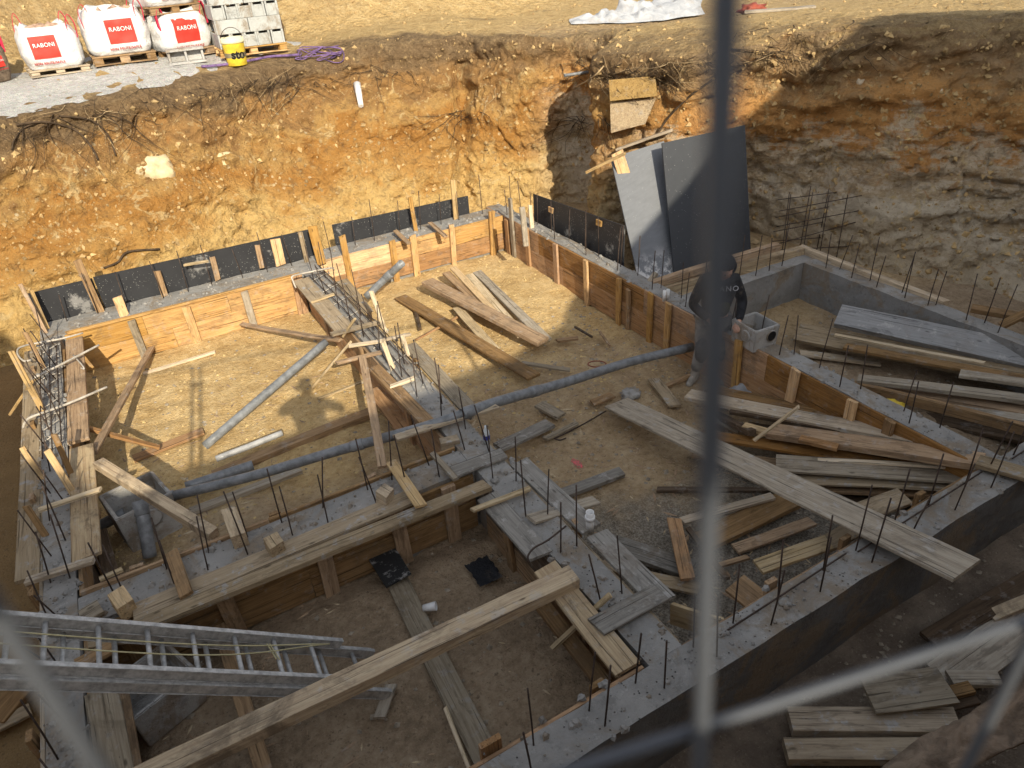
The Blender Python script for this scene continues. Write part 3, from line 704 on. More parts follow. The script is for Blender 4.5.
# ------------------------------------------------------------------ planks of the right bay
HP = 'planks heaped in the right bay'
plank('long smooth grey plank crossing from the bay over the nearest beam', (616, 402, .16), (967, 569, .93), .33, .028, 'grey', warp=.002, skew=.004)
plank('weathered plank on top of the heap under the worker', (688, 393, .26), (958, 444, .66), .20, .045, 'dusty', HP)
plank('thick brown beam lying along the top of the heap', (770, 428, .36), (984, 459, .72), .21, .07, 'brown', HP)
plank('orange-brown board sticking out left under the thick beam', (700, 433, .12), (905, 466, .44), .16, .035, 'orange', HP)
plank('wide grey-brown board in the heap with a pale sawn line', (776, 462, .30), (960, 473, .50), .26, .026, 'grey', HP)
plank('wide board lying directly under the grey-brown one', (788, 474, .24), (973, 481, .44), .28, .026, 'dusty', HP)
plank('third board deep in the heap below the wide pair', (770, 481, .14), (930, 487, .3), .25, .03, 'brown', HP)
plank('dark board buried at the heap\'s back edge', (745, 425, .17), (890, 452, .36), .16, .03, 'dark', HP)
plank('weathered plank end reaching over the right beam corner', (978, 459, .775), (1048, 479, .79), .17, .04, 'dusty')
plank('thin pale splintered stake leaning up on the heap', (753, 440, .36), (798, 406, .82), .05, .02, 'pale', name='stake', cat='stake')
plank('dark offcut block at the foot of the pale splinter', (716, 412, .12), (752, 430, .36), .09, .06, 'dark', name='offcut', cat='offcut')
plank('yellow offcut block at the left end of the thick beam', (744, 424, .33), (776, 433, .35), .10, .05, 'pine', name='offcut', cat='offcut')
plank('short yellow-grey board before the worker\'s left boot', (654, 378, .10), (675, 405, .10), .15, .03, 'dusty', name='offcut', cat='offcut')
plank('narrow brown lath pointing under the worker\'s boot', (664, 386, .08), (694, 372, .09), .06, .04, 'brown', name='batten', cat='batten')
plank('grey offcut half hidden behind the blurred wire', (712, 414, .12), (742, 428, .12), .16, .03, 'grey', name='offcut', cat='offcut')
plank('straight dark lath lying left of the wide boards', (657, 488, .07), (774, 489, .10), .055, .04, 'dark', name='batten', cat='batten')
plank('weathered lath pointing to the long grey plank', (682, 520, .12), (773, 495, .16), .09, .03, 'dusty', name='batten', cat='batten')
plank('wide brown plank on the gravel under the weathered lath', (700, 541, .09), (792, 497, .13), .24, .05, 'brown')
plank('short board with two orange ends and a grey band', (674, 518, .2), (688, 578, .22), .125, .03, 'orange', name='offcut', cat='offcut')
plank('cement-grey board under the orange-ended one', (606, 540, .12), (692, 568, .12), .21, .05, 'cgrey')
plank('pale nail-marked plank near the inner edge of the nearest beam', (758, 566, .4), (829, 541, .45), .15, .03, 'pale')
plank('grey plank end continuing from the pale nail-marked one', (822, 545, .42), (866, 522, .5), .16, .03, 'dusty')
plank('thin dark lath running down to the upright post', (688, 527, .12), (727, 577, .3), .05, .03, 'dark', name='batten', cat='batten')
plank('pale-topped board set on edge at the beam crossing', (672, 603, .60), (724, 619, .62), .03, .22, 'pale', name='plank')
plank('small brown board propped inside the nearest beam', (735, 582, .35), (765, 606, .3), .24, .03, 'brown')
plank('short board lying inside the nearest beam near the rods', (850, 515, .5), (905, 495, .55), .2, .03, 'dusty')
plank('small grey offcut on the tan earth right of the pipe', (539, 403, .1), (561, 415, .1), .15, .035, 'grey', name='offcut', cat='offcut')
plank('pale plank sunk in earth right of the middle beam', (498, 446, .2), (550, 422, .08), .17, .04, 'cgrey')
plank('narrow buried lath on the tan earth', (545, 438, .07), (577, 422, .05), .07, .03, 'grey', name='batten', cat='batten')
plank('buried plank showing its edge left of the gravel', (558, 494, .10), (622, 470, .07), .13, .05, 'cgrey')
plank('lath with a broken white end across the middle beam', (531, 518, .76), (596, 499, .6), .12, .03, 'grey', name='batten', cat='batten')
plank('flat grey board across the lower middle beam', (596, 626, .745), (661, 591, .745), .17, .026, 'cgrey')
plank('slim pale lath slanting from the deep bay onto the beam', (551, 648, .30), (609, 594, .80), .045, .025, 'pale', name='batten', cat='batten')
plank('grey board lying beside the middle beam, upper length', (519, 461, .70), (592, 528, .70), .19, .03, 'cgrey')
plank('grey board lying beside the middle beam, lower length', (597, 533, .70), (664, 600, .70), .2, .03, 'cgrey')
plank('concrete-smeared cap plank along the deep bay side of the middle beam', (487, 495, .71), (541, 555, .71), .2, .03, 'cgrey')
plank('cap plank with a yellow patch beside the long diagonal beam', (545, 566, .725), (628, 668, .72), .2, .03, 'scaf')
plank('dark lower ledge board in the deep bay', (532, 590, .36), (606, 684, .34), .12, .05, 'brown')
plank('second weathered plank tucked behind the top one of the heap', (708, 388, .18), (900, 425, .5), .16, .035, 'brown', HP)
plank('narrow dark lath between the two top planks of the heap', (730, 410, .3), (948, 450, .58), .07, .04, 'dark', HP, name='batten', cat='batten')
plank('long brown board crossing low under the whole heap', (692, 452, .1), (890, 478, .25), .15, .03, 'brown', HP)
plank('dusty board fanned out below the wide pair', (745, 470, .1), (935, 497, .2), .2, .03, 'dusty', HP)
plank('dark board at the shadowed foot of the heap', (800, 492, .08), (940, 500, .14), .18, .03, 'dark', HP)
plank('thin pale lath lying over the wide pair', (812, 459, .34), (952, 466, .53), .05, .025, 'pale', HP, name='batten', cat='batten')
plank('short brown offcut on the heap beside the pale splinter', (800, 437, .47), (838, 446, .5), .1, .04, 'orange', HP, name='offcut', cat='offcut')
plank('brown board lying slanted before the wide plank on gravel', (735, 548, .08), (812, 520, .12), .12, .03, 'brown')
plank('short dusty board beside the cement-grey one', (640, 575, .12), (700, 588, .14), .14, .03, 'dusty')
plank('broken brown lath right of the orange-ended board', (700, 570, .1), (748, 556, .12), .05, .03, 'brown', name='batten', cat='batten')
plank('small dusty offcut by the pipe fitting on the middle beam', (604, 560, .12), (628, 572, .12), .12, .03, 'dusty', name='offcut', cat='offcut')
plank('thin brown stick on the tan earth near the cable coil', (575, 326, .1), (592, 336, .1), .03, .03, 'dark', name='stick', cat='stick')
plank('second thin stick on the tan earth near the cable coil', (600, 331, .1), (610, 345, .1), .03, .03, 'brown', name='stick', cat='stick')
# sunny half of the right bay
SP = 'loose planks on the sunlit sand'
plank('lowest orange-tipped plank slanting over the sunlit sand', (400, 296, .16), (534, 376, .18), .2, .035, 'brown', SP)
plank('thick plank crossing the sunlit stack, black sawn end', (427, 280, .38), (543, 340, .24), .22, .06, 'brown', SP)
plank('short brown plank at the left of the sunlit stack', (446, 272, .3), (492, 314, .22), .13, .035, 'brown', SP)
plank('upright-looking thin plank second in the sunlit stack', (453, 267, .34), (508, 326, .22), .11, .03, 'pine', SP)
plank('palest narrow plank in the sunlit stack', (469, 274, .30), (522, 335, .2), .14, .03, 'pale', SP)
plank('rightmost plank of the sunlit stack, grey-green', (477, 271, .26), (547, 339, .2), .15, .035, 'grey', SP)
plank('pale plank hidden under the thick crossing one', (457, 307, .2), (494, 348, .17), .14, .03, 'pale', SP)
plank('thin reddish lath lying left of the sunlit stack', (416, 339, .13), (463, 313, .13), .04, .025, 'orange', name='batten', cat='batten')
plank('short dark peg lying in the sunlit sand', (416, 311, .15), (420, 328, .12), .05, .04, 'dark', name='peg', cat='peg')
plank('thin grey board where the shade begins on the sand', (521, 362, .12), (570, 369, .12), .07, .03, 'grey', name='batten', cat='batten')
plank('brown chip of board near the shade line', (557, 340, .1), (578, 337, .1), .09, .03, 'brown', name='offcut', cat='offcut')
plank('brown offcut on the earth left of the long grey plank', (592, 402, .07), (612, 394, .07), .12, .03, 'brown', name='offcut', cat='offcut')
# between the right beam and the outer wall
OP = 'planks in the side bay on the right'
plank('wide block-patterned grey slab leaning inside the outer wall', (838, 314, .56), (1040, 357, .60), .30, .09, 'slab', OP, roll=32)
plank('wide brown cement-stained plank in the side bay', (797, 331, .32), (1040, 375, .46), .32, .05, 'dusty', OP, roll=16)
plank('pale grey plank in the side bay below the brown one', (858, 377, .30), (1040, 399, .46), .15, .05, 'grey', OP)
plank('orange-brown plank on edge nearest the right beam', (838, 378, .24), (1040, 428, .42), .06, .12, 'brown', OP)
plank('brown plank between the wide stained one and the outer wall', (845, 345, .4), (1040, 380, .52), .14, .04, 'brown', OP)
plank('second brown plank under the pale grey one in the side bay', (880, 385, .22), (1040, 412, .36), .16, .04, 'brown', OP)
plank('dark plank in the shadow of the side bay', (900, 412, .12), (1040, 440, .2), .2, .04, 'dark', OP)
plank('short dusty board near the chamber in the side bay', (800, 352, .2), (880, 362, .2), .14, .03, 'dusty', OP)
plank('narrow pale lath on the wide stained plank', (835, 334, .44), (985, 362, .52), .05, .025, 'pale', OP, name='batten', cat='batten')
plank('grey plank at the far end of the side bay', (960, 372, .5), (1045, 384, .55), .14, .04, 'grey', OP)
plank('flat pale plank lowest in the side bay', (930, 401, .22), (1040, 419, .36), .17, .04, 'grey', OP)
plank('long yellow-brown timber lying outside the outer wall', (801, 245, .80), (947, 301, .74), .1, .1, 'scaf')
plank('dark brown timber outside the outer wall by the frame edge', (972, 306, .52), (1045, 319, .5), .16, .06, 'brown')
plank('small brown board tilted by the outer wall', (1000, 325, .5), (1040, 305, .75), .14, .03, 'brown')
TB = 'timbers stacked behind the worker'
plank('topmost timber of the stack behind the worker', (652, 281, .72), (778, 243, .98), .10, .10, 'brown', TB)
plank('second timber of the stack behind the worker', (655, 289, .62), (802, 247, .80), .12, .10, 'scaf', TB)
plank('short pale board under the timbers behind the worker', (662, 300, .4), (706, 284, .5), .16, .05, 'pale', TB)
plank('small dark prop at the left end of the timber stack', (646, 285, .66), (655, 272, .8), .07, .06, 'grey', name='prop', cat='prop')
plank('lath resting on the cliff left of the grey sheet', (586, 171, 1.7), (625, 152, 2.0), .06, .04, 'pine', name='batten', cat='batten')
# ------------------------------------------------------------------ middle beam: spacers and sticks
SB = 'spacer sticks across the middle beam'
def stick(label, a, b, w=.05, t=.03, m='pale', g=SB): return plank(label, a, b, w, t, m, g, name='batten', cat='batten')
stick('farthest pale spacer across the middle beam', (311, 301, .77), (334, 293, .8))
stick('grey spacer with a whitened left end, middle beam', (331, 333, .82), (378, 321, .82), .07, .04, 'dusty')
stick('pale spacer touching the tall leaning stick', (349, 345, .82), (382, 340, .82), .06, .03, 'pale')
stick('cement-white spacer right of the tall leaning stick', (383, 339, .8), (410, 333, .78), .05, .03, 'dusty')
stick('brown spacer lowest of the crossed group', (336, 362, .8), (382, 351, .8), .06, .03, 'brown')
stick('pale spacer by the bare stretch of the middle beam', (390, 386, .74), (414, 377, .76), .06, .03, 'pale')
stick('short pale stick standing by the first spacers', (354, 318, 1.0), (342, 336, .72), .04, .03, 'pale')
for lab, a, b in (('tall pale stick leaning over the middle beam', (371, 291), (386, 333)), ('yellow stick crossing under the tall pale one', (383, 342), (393, 369)), ('thin pale stick next to the film board end', (402, 335), (408, 356))):
    f = at(*b, .7); tag(board('batten', f, at_y(*a, f.y+.05), .055, .025, W['pale'], top=False, up=Vector((0, -1, .2))), lab, 'batten', SB)
plank('splattered cap plank left of the far middle beam', (301, 279, .75), (346, 331, .75), .24, .035, 'dusty')
plank('brown cap plank left of the middle beam, nearer length', (374, 366, .72), (432, 426, .72), .15, .04, 'brown')
plank('orange board lying low beside the middle beam', (374, 388, .35), (405, 428, .35), .2, .03, 'orange')
plank('grey-brown cap plank right of the middle beam', (409, 344, .68), (470, 409, .68), .18, .03, 'grey')
plank('rubble-splashed plank at the far right of the middle beam', (341, 280, .7), (366, 312, .7), .2, .03, 'dusty')
# ------------------------------------------------------------------ left bays
plank('thin board slanting up from the sand to the middle beam', (241, 323, .28), (340, 339, .62), .08, .03, 'brown')
stick('pale stick slanting down to the photographer\'s shadow', (349, 342, .80), (312, 386, .14), .06, .03, 'pale', None)
plank('long brown board standing from the middle beam to the lower formwork', (362, 356, .86), (382, 466, .76), .085, .03, 'brown')
plank('low timber edging the sandy bay above the white pipe', (212, 474, .17), (371, 410, .17), .14, .08, 'brown')
plank('lower timber half buried below the long pipe', (190, 510, .15), (300, 468, .15), .1, .05, 'grey')
plank('brown cap board on the left beam, brightest length', (74, 338, .74), (78, 440, .735), .2, .035, 'brown')
plank('brown cap board on the left beam, lower length', (81, 446, .74), (86, 557, .74), .22, .035, 'scaf')
plank('dusty outer board along the left beam', (32, 350, .68), (27, 578, .68), .18, .035, 'dusty')
plank('broad pale brace from the left cap down to the cross beam', (98, 460, .86), (213, 531, .74), .10, .09, 'scaf')
stick('orange-pale stick pointing at the sand from the left beam', (82, 425, .72), (160, 446, .22), .06, .04, 'orange', None)
plank('brown brace leaning from the back boards to the left beam', (153, 343, .2), (92, 452, .68), .085, .04, 'brown')
plank('pale lath half buried at the back of the sandy bay', (143, 373, .13), (215, 351, .13), .06, .03, 'pale', name='batten', cat='batten')
plank('pale lath half buried beside the middle beam', (318, 398, .13), (364, 380, .13), .05, .03, 'pale', name='batten', cat='batten')
plank('wet orange board sunk in the sand at the shade edge', (133, 458, .14), (203, 430, .14), .14, .03, 'orange')
stick('grey board tying the lower left beam together', (25, 580, .78), (93, 558, .80), .07, .04, 'dusty', None)
stick('white dusted crosspiece on the left beam', (38, 509, .82), (100, 488, .82), .055, .03, 'pale', None)
LS = 'thin stakes bristling from the left beam'
def lst(label, a, b, m, w=.05, dz=.62):
    f = at(*b, .70); q = at_y(a[0], a[1], f.y+.12)
    return tag(board('stake', f, q, w, .03, W[m], top=False, up=Vector((0, -1, .2))), label, 'stake', LS)
lst('dark stake at the far end of the left beam', (20, 284), (46, 333), 'brown')
lst('yellow stake at the far end of the left beam', (31, 290), (48, 329), 'pine')
lst('brown stake leaning over the loop-ended rod', (25, 332), (45, 370), 'brown')
lst('longest yellow stake crossing the loop-ended rod', (11, 351), (43, 411), 'pine', .06)
lst('greyish stake halfway down the left beam', (22, 447), (42, 479), 'pine')
lst('yellow stake resting by the cap board', (47, 450), (73, 493), 'pine', .06)
lst('second brown stake next to the cap board', (54, 434), (72, 476), 'brown')
lst('dark stake at the lower end of the dusty board', (26, 506), (46, 536), 'brown')
plank('yellow lath leaning out over the dark trench', (34, 377, .8), (9, 413, .4), .05, .03, 'pine', name='batten', cat='batten')
# steel tie rods over the left beam
TR = 'steel tie rods across the left beam'
def rod(label, pts, r, m, g=None, name='tie_rod', cat='steel rod'):
    return tag(tube(name, curve_pts([at(*p) for p in pts], 6), r, m, None, 8), label, cat, g)
rod('loop-ended pale rod across the far left beam', [(31, 360, .8), (24, 361, .82), (18, 355, .85), (18, 349, .87), (24, 346, .86), (32, 344, .84), (60, 339, .82), (83, 333, .8)], .012, STEELP, TR)
rod('straight pale rod across the left beam below the loop', [(32, 379, .84), (66, 362, .84), (99, 345, .84)], .014, STEELP, TR)
rod('bent pale rod across the left beam at the shade edge', [(23, 428, .72), (26, 421, .8), (34, 416, .82), (67, 404, .82), (107, 387, .8)], .014, STEELP, TR)
rod('short hooked rod on the left cap board', [(73, 355, .8), (82, 365, .8), (84, 369, .78), (81, 368, .77)], .009, STEELP, TR)
rod('white stirrup at the far end of the middle beam', [(296, 288, .7), (293, 281, .8), (293, 276, .86), (310, 272, .86), (331, 268, .86), (334, 270, .8)], .012, STEELP, TR)
rod('curved twig-like rod on the lower middle beam', [(529, 562, .76), (528, 556, .78), (534, 548, .8), (548, 540, .8), (566, 526, .8)], .008, STEEL)
# ------------------------------------------------------------------ cross beam and deep bay
plank('weathered dusty cap plank on the cross beam\'s near side', (133, 612, .735), (414, 494, .735), .18, .035, 'dusty')
plank('long pale scaffold plank along the near side of the cross beam', (124, 630, .80), (487, 483, .80), .13, .05, 'dusty', warp=.001)
plank('short board laid across the cross beam', (391, 461, .84), (421, 505, .86), .10, .025, 'pine')
plank('narrow board across the cross beam\'s left half', (171, 551, .8), (186, 594, .80), .1, .03, 'brown')
for lab, p, q, m in (('yellow wood block on the right of the cross beam', (380, 487), (390, 493), 'scaf'), ('yellow stub in the middle of the cross beam', (270, 535), (277, 545), 'scaf'), ('orange-brown block standing by the long pipe', (228, 508), (238, 535), 'scaf'), ('brown-yellow block at the left end of the cross beam', (115, 590), (125, 604), 'pine')):
    plank(lab, (*p, .86), (*q, .84), .12, .16, m, name='offcut', cat='offcut')
stick('thin grey board lying diagonally beside the crossing', (432, 452, .8), (456, 478, .78), .06, .03, 'grey', None)
plank('grey board box end at the beam crossing', (440, 441, .74), (458, 437, .74), .1, .12, 'dusty', name='offcut', cat='offcut')
plank('greenish board along the pipe joint', (395, 437, .78), (497, 405, .78), .1, .03, 'dusty')
plank('grey board over the middle beam below the crossing', (453, 471, .75), (504, 452, .75), .16, .03, 'cgrey')
stick('slim pale lath across the middle beam at the scaffold plank\'s end', (472, 509, .76), (530, 487, .76), .05, .03, 'pale', None)
plank('heavy pale beam spanning the deep bay diagonally', (118, 786, .79), (574, 572, .81), .16, .1, 'scaf', warp=.001)
plank('grey plank lying on the floor of the deep bay', (386, 556, .13), (490, 764, .15), .19, .03, 'grey')
plank('thin pale lath at the edge of the floor plank', (445, 707, .2), (471, 772, .2), .03, .03, 'pale', name='batten', cat='batten')
plank('small grey-brown offcut at the ladder\'s foot', (391, 684, .14), (379, 717, .14), .085, .03, 'grey', name='offcut', cat='offcut')
plank('narrow plank on the deep bay floor under the ladder', (214, 606, .2), (264, 772, .22), .11, .04, 'brown')
plank('grey rounded board left in the deep bay', (100, 688, .70), (118, 790, .70), .2, .03, 'grey')
plank('brown board standing beside the grey rounded one', (118, 690, .5), (134, 790, .5), .12, .04, 'brown')
plank('pale board lying in the dark trench at far left', (-20, 733, .1), (30, 708, .1), .12, .03, 'dusty')
plank('small dark board in the trench at the frame\'s left edge', (-8, 720, .12), (20, 688, .12), .2, .05, 'brown')
plank('brown board by the ladder near the left beam', (75, 665, .72), (112, 645, .72), .12, .03, 'brown')
plank('yellowish short board under the ladder', (88, 640, .66), (140, 632, .66), .14, .03, 'dusty')
plank('grey short board at the corner of the cross beam', (80, 617, .76), (100, 605, .76), .16, .03, 'grey')
plank('dusty plank low in the bay beside the broad pale brace', (112, 600, .3), (210, 540, .3), .12, .04, 'dusty')
plank('dark board upright in the bay left of the pipe stub', (99, 530, .45), (113, 580, .4), .12, .03, 'dark')
plank('white dusted lath over the left end of the cross beam', (99, 578, .8), (122, 568, .8), .04, .03, 'pale', name='batten', cat='batten')
# ------------------------------------------------------------------ planks in the near right corner
NP = 'planks at the bottom right under the wire'
plank('uppermost wide board of the bottom right pile', (868, 695, .26), (948, 684, .30), .26, .03, 'grey', NP, roll=8)
plank('long thick plank of the bottom right pile', (790, 718, .15), (958, 719, .18), .18, .08, 'dusty', NP)
plank('nearest plank of the bottom right pile', (786, 748, .15), (940, 748, .17), .15, .08, 'dusty', NP)
plank('grey board end behind the bottom right pile', (950, 677, .2), (1000, 677, .22), .12, .04, 'grey', NP)
plank('short brown board end in the bottom right pile', (938, 694, .22), (972, 686, .24), .09, .04, 'brown', NP)
plank('dark plank leaning along the right frame edge', (930, 640, .12), (1040, 575, .3), .18, .05, 'dark', NP)
plank('yellow edged plank at the right frame edge', (990, 615, .2), (1050, 590, .34), .1, .05, 'scaf', NP)
plank('grey plank under the wire at the right frame edge', (945, 680, .14), (1040, 610, .2), .3, .04, 'grey', NP)
plank('slim dark board across the bottom right pile', (930, 706, .14), (975, 695, .2), .12, .03, 'dark', NP)
# ------------------------------------------------------------------ pipes
def pipe(label, pts, r, m=PVC, sockets=(), g='grey drain pipes'):
    P = curve_pts([at(*p) for p in pts], 5)
    o = tag(tube('drain_pipe', P, r, m, None, 16, hollow=.86), label, 'pipe', g)
    for k in sockets:
        i = int(k*(len(P)-2)); d = (P[i+1]-P[i]).normalized()
        tube('socket', [P[i]-d*.07, P[i]-d*.06, P[i]+d*.06, P[i]+d*.07], [r*1.02, r*1.14, r*1.14, r*1.02], m, o, 16)
    return o
pipe('long grey pipe passing the round joint on the cross beam\'s far side', [(168, 497, .22), (256, 475, .36), (340, 450, .55), (424, 427, .74), (470, 411, .80)], .052, PVC, (.03, .62))
pipe('grey pipe running from the middle beam to the worker\'s feet', [(462, 414, .82), (500, 401, .74), (560, 384, .5), (630, 362, .34), (692, 347, .3)], .056, PVC, (.1, .45))
pipe('loose grey pipe propped diagonally on the sandy bay', [(205, 446, .16), (262, 397, .36), (326, 342, .62)], .05, PVC, ())
pipe('grey pipe standing out of the sand near the back corner', [(366, 297, .45), (385, 279, .68), (402, 263, .95)], .055, PVC, (.72,))
pipe('short grey pipe lying behind the long one', [(186, 487, .2), (220, 476, .2), (253, 465, .2)], .055, PVC, ())
pipe('bright pale pipe half sunk along the low timber', [(216, 459, .24), (250, 446, .24), (282, 433, .24)], .035, PVCL, ())
pipe('grey pipe dropping from the open chamber', [(141, 508, .52), (146, 532, .34), (150, 557, .14)], .06, PVC, (.1,))
pipe('dark pipe at the left of the open chamber', [(96, 528, .2), (126, 512, .28)], .055, PVC, ())
# ------------------------------------------------------------------ chambers
def chamber(label, loc, rz, sx, sy, h, holes, tilt=(0, 0)):
    o = empty('drain_chamber', loc); o.rotation_euler = (tilt[0], tilt[1], rz); tag(o, label, 'drain chamber', 'concrete drain chambers')
    mw = o.rotation_euler.to_matrix().to_4x4(); mw.translation = loc
    t = .035; bm = bmesh.new()
    def ring(z, ex, inner):
        s = ex; k = (sx/2-inner, sy/2-inner); return [bm.verts.new((a*k[0]*s, b*k[1]*s, z)) for a, b in ((-1, -1), (1, -1), (1, 1), (-1, 1))]
    r0 = ring(0, .92, 0); r1 = ring(h, 1, 0); r2 = ring(h, 1, t); r3 = ring(.04, .92, t)
    for A, B in ((r0, r1), (r1, r2), (r2, r3)):
        for i in range(4): bm.faces.new((A[i], A[(i+1) % 4], B[(i+1) % 4], B[i]))
    bm.faces.new(r0[::-1]); bm.faces.new(r3)
    bmesh.ops.bevel(bm, geom=[e for e in bm.edges], offset=.008, segments=2, affect='EDGES')
    link('box', bm_mesh(bm), BOXM, o)
    for (side, u, z, r, m) in holes:
        n = {'-y': Vector((0, -1, 0)), '+y': Vector((0, 1, 0)), '-x': Vector((-1, 0, 0)), '+x': Vector((1, 0, 0)), '-yi': Vector((0, 1, 0)), '-xi': Vector((1, 0, 0))}[side]
        half = sy/2 if 'y' in side else sx/2
        k = .92+.08*z/h
        base = n*(half*k+.004 if len(side) == 2 else half*k-t-.004)
        if 'i' in side: base = -n*(half*k-t-.006)
        c = base + (Vector((u, 0, z)) if 'y' in side else Vector((0, u, z)))
        me = tube_mesh([c-n*.004, c+n*.006], r, 20); link('knockout', me, BLACKP if m else BOXM, o)
        me = tube_mesh([c-n*.003, c+n*.010, c+n*.010], [r*1.16, r*1.16, r*1.02], 20); 
        q = link('collar', me, BOXM, o); q.scale = (1, 1, 1)
        # black disc sits proud of its collar
        n2 = tube_mesh([c+n*.008, c+n*.0125], r*.98, 20); link('plug', n2, BLACKP if m else BOXM, o)
    return o
cb = at(757, 352, .68)
chamber('pale chamber with black round plugs beside the worker', Vector((5.83, 4.97, .66)), R(-4), .36, .40, .28, [('-y', .06, .17, .06, 1), ('-x', -.05, .17, .06, 0), ('+xi' if False else '-yi', -.08, .2, .05, 1)])
cl = at(143, 542, .08)
chamber('open chamber in the left bay with a pipe in its side', Vector((-.74, 6.40, .08)), R(14), .52, .50, .46, [('-y', .02, .3, .085, 0)])
cu = at(172, 728, .08)
chamber('grey chamber on the deep bay floor under the ladder', Vector((cu.x-.02, cu.y+.2, .08)), R(22), .5, .45, .36, [('-x', 0, .2, .06, 1)])
# ------------------------------------------------------------------ ladder
def lad():
    A1, A2 = at(368, 656.5, .13), at(381, 701, .13)
    d = (at(0, 661, 1.62) - (A1+A2)/2); d.normalize()
    mid = (A1+A2)/2; sd = Vector((-d.y, d.x, 0)).normalized()
    if sd.y < 0: sd = -sd
    n = d.cross(sd);  n = n if n.z > 0 else -n
    L = 5.3; wd = .40
    root = empty('ladder', mid); tag(root, 'aluminium extension ladder slanting from the left into the deep bay', 'ladder')
    def rail(off, s0, s1, lvl, w):
        a = mid+sd*off+n*lvl+d*s0; b = mid+sd*off+n*lvl+d*s1
        M = frame(d, n)
        o = link('rail', beam_mesh((b-a).length, .028, w, ch=.006, warp=.0, skew=0), ALU, root)
        mw = M.to_4x4(); mw.translation = (a+b)/2; o.matrix_basis = parent_inv(root) @ mw
        # side flanges make the rail read as a channel
        for e in (-1, 1):
            f = link('flange', beam_mesh((b-a).length, .036, .006, ch=.002, warp=0, skew=0), ALU, o); f.matrix_basis = Matrix.Translation((0, 0, e*(w/2+.003)))
    for lvl, s0, s1, w2, sh in ((.05, 0, L, wd, 0), (.135, .30, L+.5, wd-.035, .1)):
        for e in (-1, 1): rail(e*w2/2, s0, s1, lvl, .07)
        s = s0+.16
        while s < s1:
            c = mid+d*(s+sh)+n*lvl
            tube('rung', [c-sd*(w2/2-.01), c+sd*(w2/2-.01)], .016, ALU, root, 8); s += .28
    r0 = mid+d*.45+n*.2
    for e in (-.07, .02):
        tube('pull_rope', curve_pts([r0+sd*.1, mid+d*1.4+n*.185+sd*e, mid+d*3+n*.175+sd*(e+.02), mid+d*5+n*.19+sd*e], 6), .0045, ROPEY, root, 6)
    for k in range(2):
        c = mid+d*(.86+.02*k)+n*.17; tube('rope_knot', [c-sd*.05, c+sd*.09+d*.04], .005, ROPEY, root, 6)
    for e in (-1, 1):
        c = mid+sd*e*wd/2+n*.05; f = board('foot', c-d*.03, c+d*.06, .035, .075, ALU, root, top=False)
lad()
# ------------------------------------------------------------------ finding the built cliff along a sight line
from mathutils.bvhtree import BVHTree
_bank = bpy.data.objects['earth_bank'].data
BV = BVHTree.FromPolygons([v.co.copy() for v in _bank.vertices], [tuple(p.vertices) for p in _bank.polygons])
def hit(px, py, off=.0):
    d = ray(px, py).normalized(); h = BV.ray_cast(CAM, d)
    return (h[0]-d*off) if h[0] else at_y(px, py, 12)
# ------------------------------------------------------------------ bags, pallets, blocks
def pallet(label, c, rz, w, d, mat='brown', hgt=.13):
    o = empty('pallet', c, rz); tag(o, label, 'pallet', 'pallets under the bags and blocks'); W_ = W[mat]
    mw = o.matrix_basis
    def bx(nm, x0, x1, y0, y1, z0, z1):
        A = mw @ Vector((x0, (y0+y1)/2, (z0+z1)/2)); B = mw @ Vector((x1, (y0+y1)/2, (z0+z1)/2))
        board(nm, A, B, y1-y0, z1-z0, W_, o, top=False, ch=.004)
    for k in range(5):
        y = -d/2+.05+k*(d-.1)/4; bx('deck_board', -w/2, w/2, y-.05, y+.05, hgt-.025, hgt)
    for y in (-d/2+.06, 0, d/2-.06):
        for x in (-w/2+.08, 0, w/2-.08): bx('block', x-.07, x+.07, y-.045, y+.045, .022, hgt-.027)
        bx('bottom_board', -w/2, w/2, y-.05, y+.05, 0, .02)
    return o
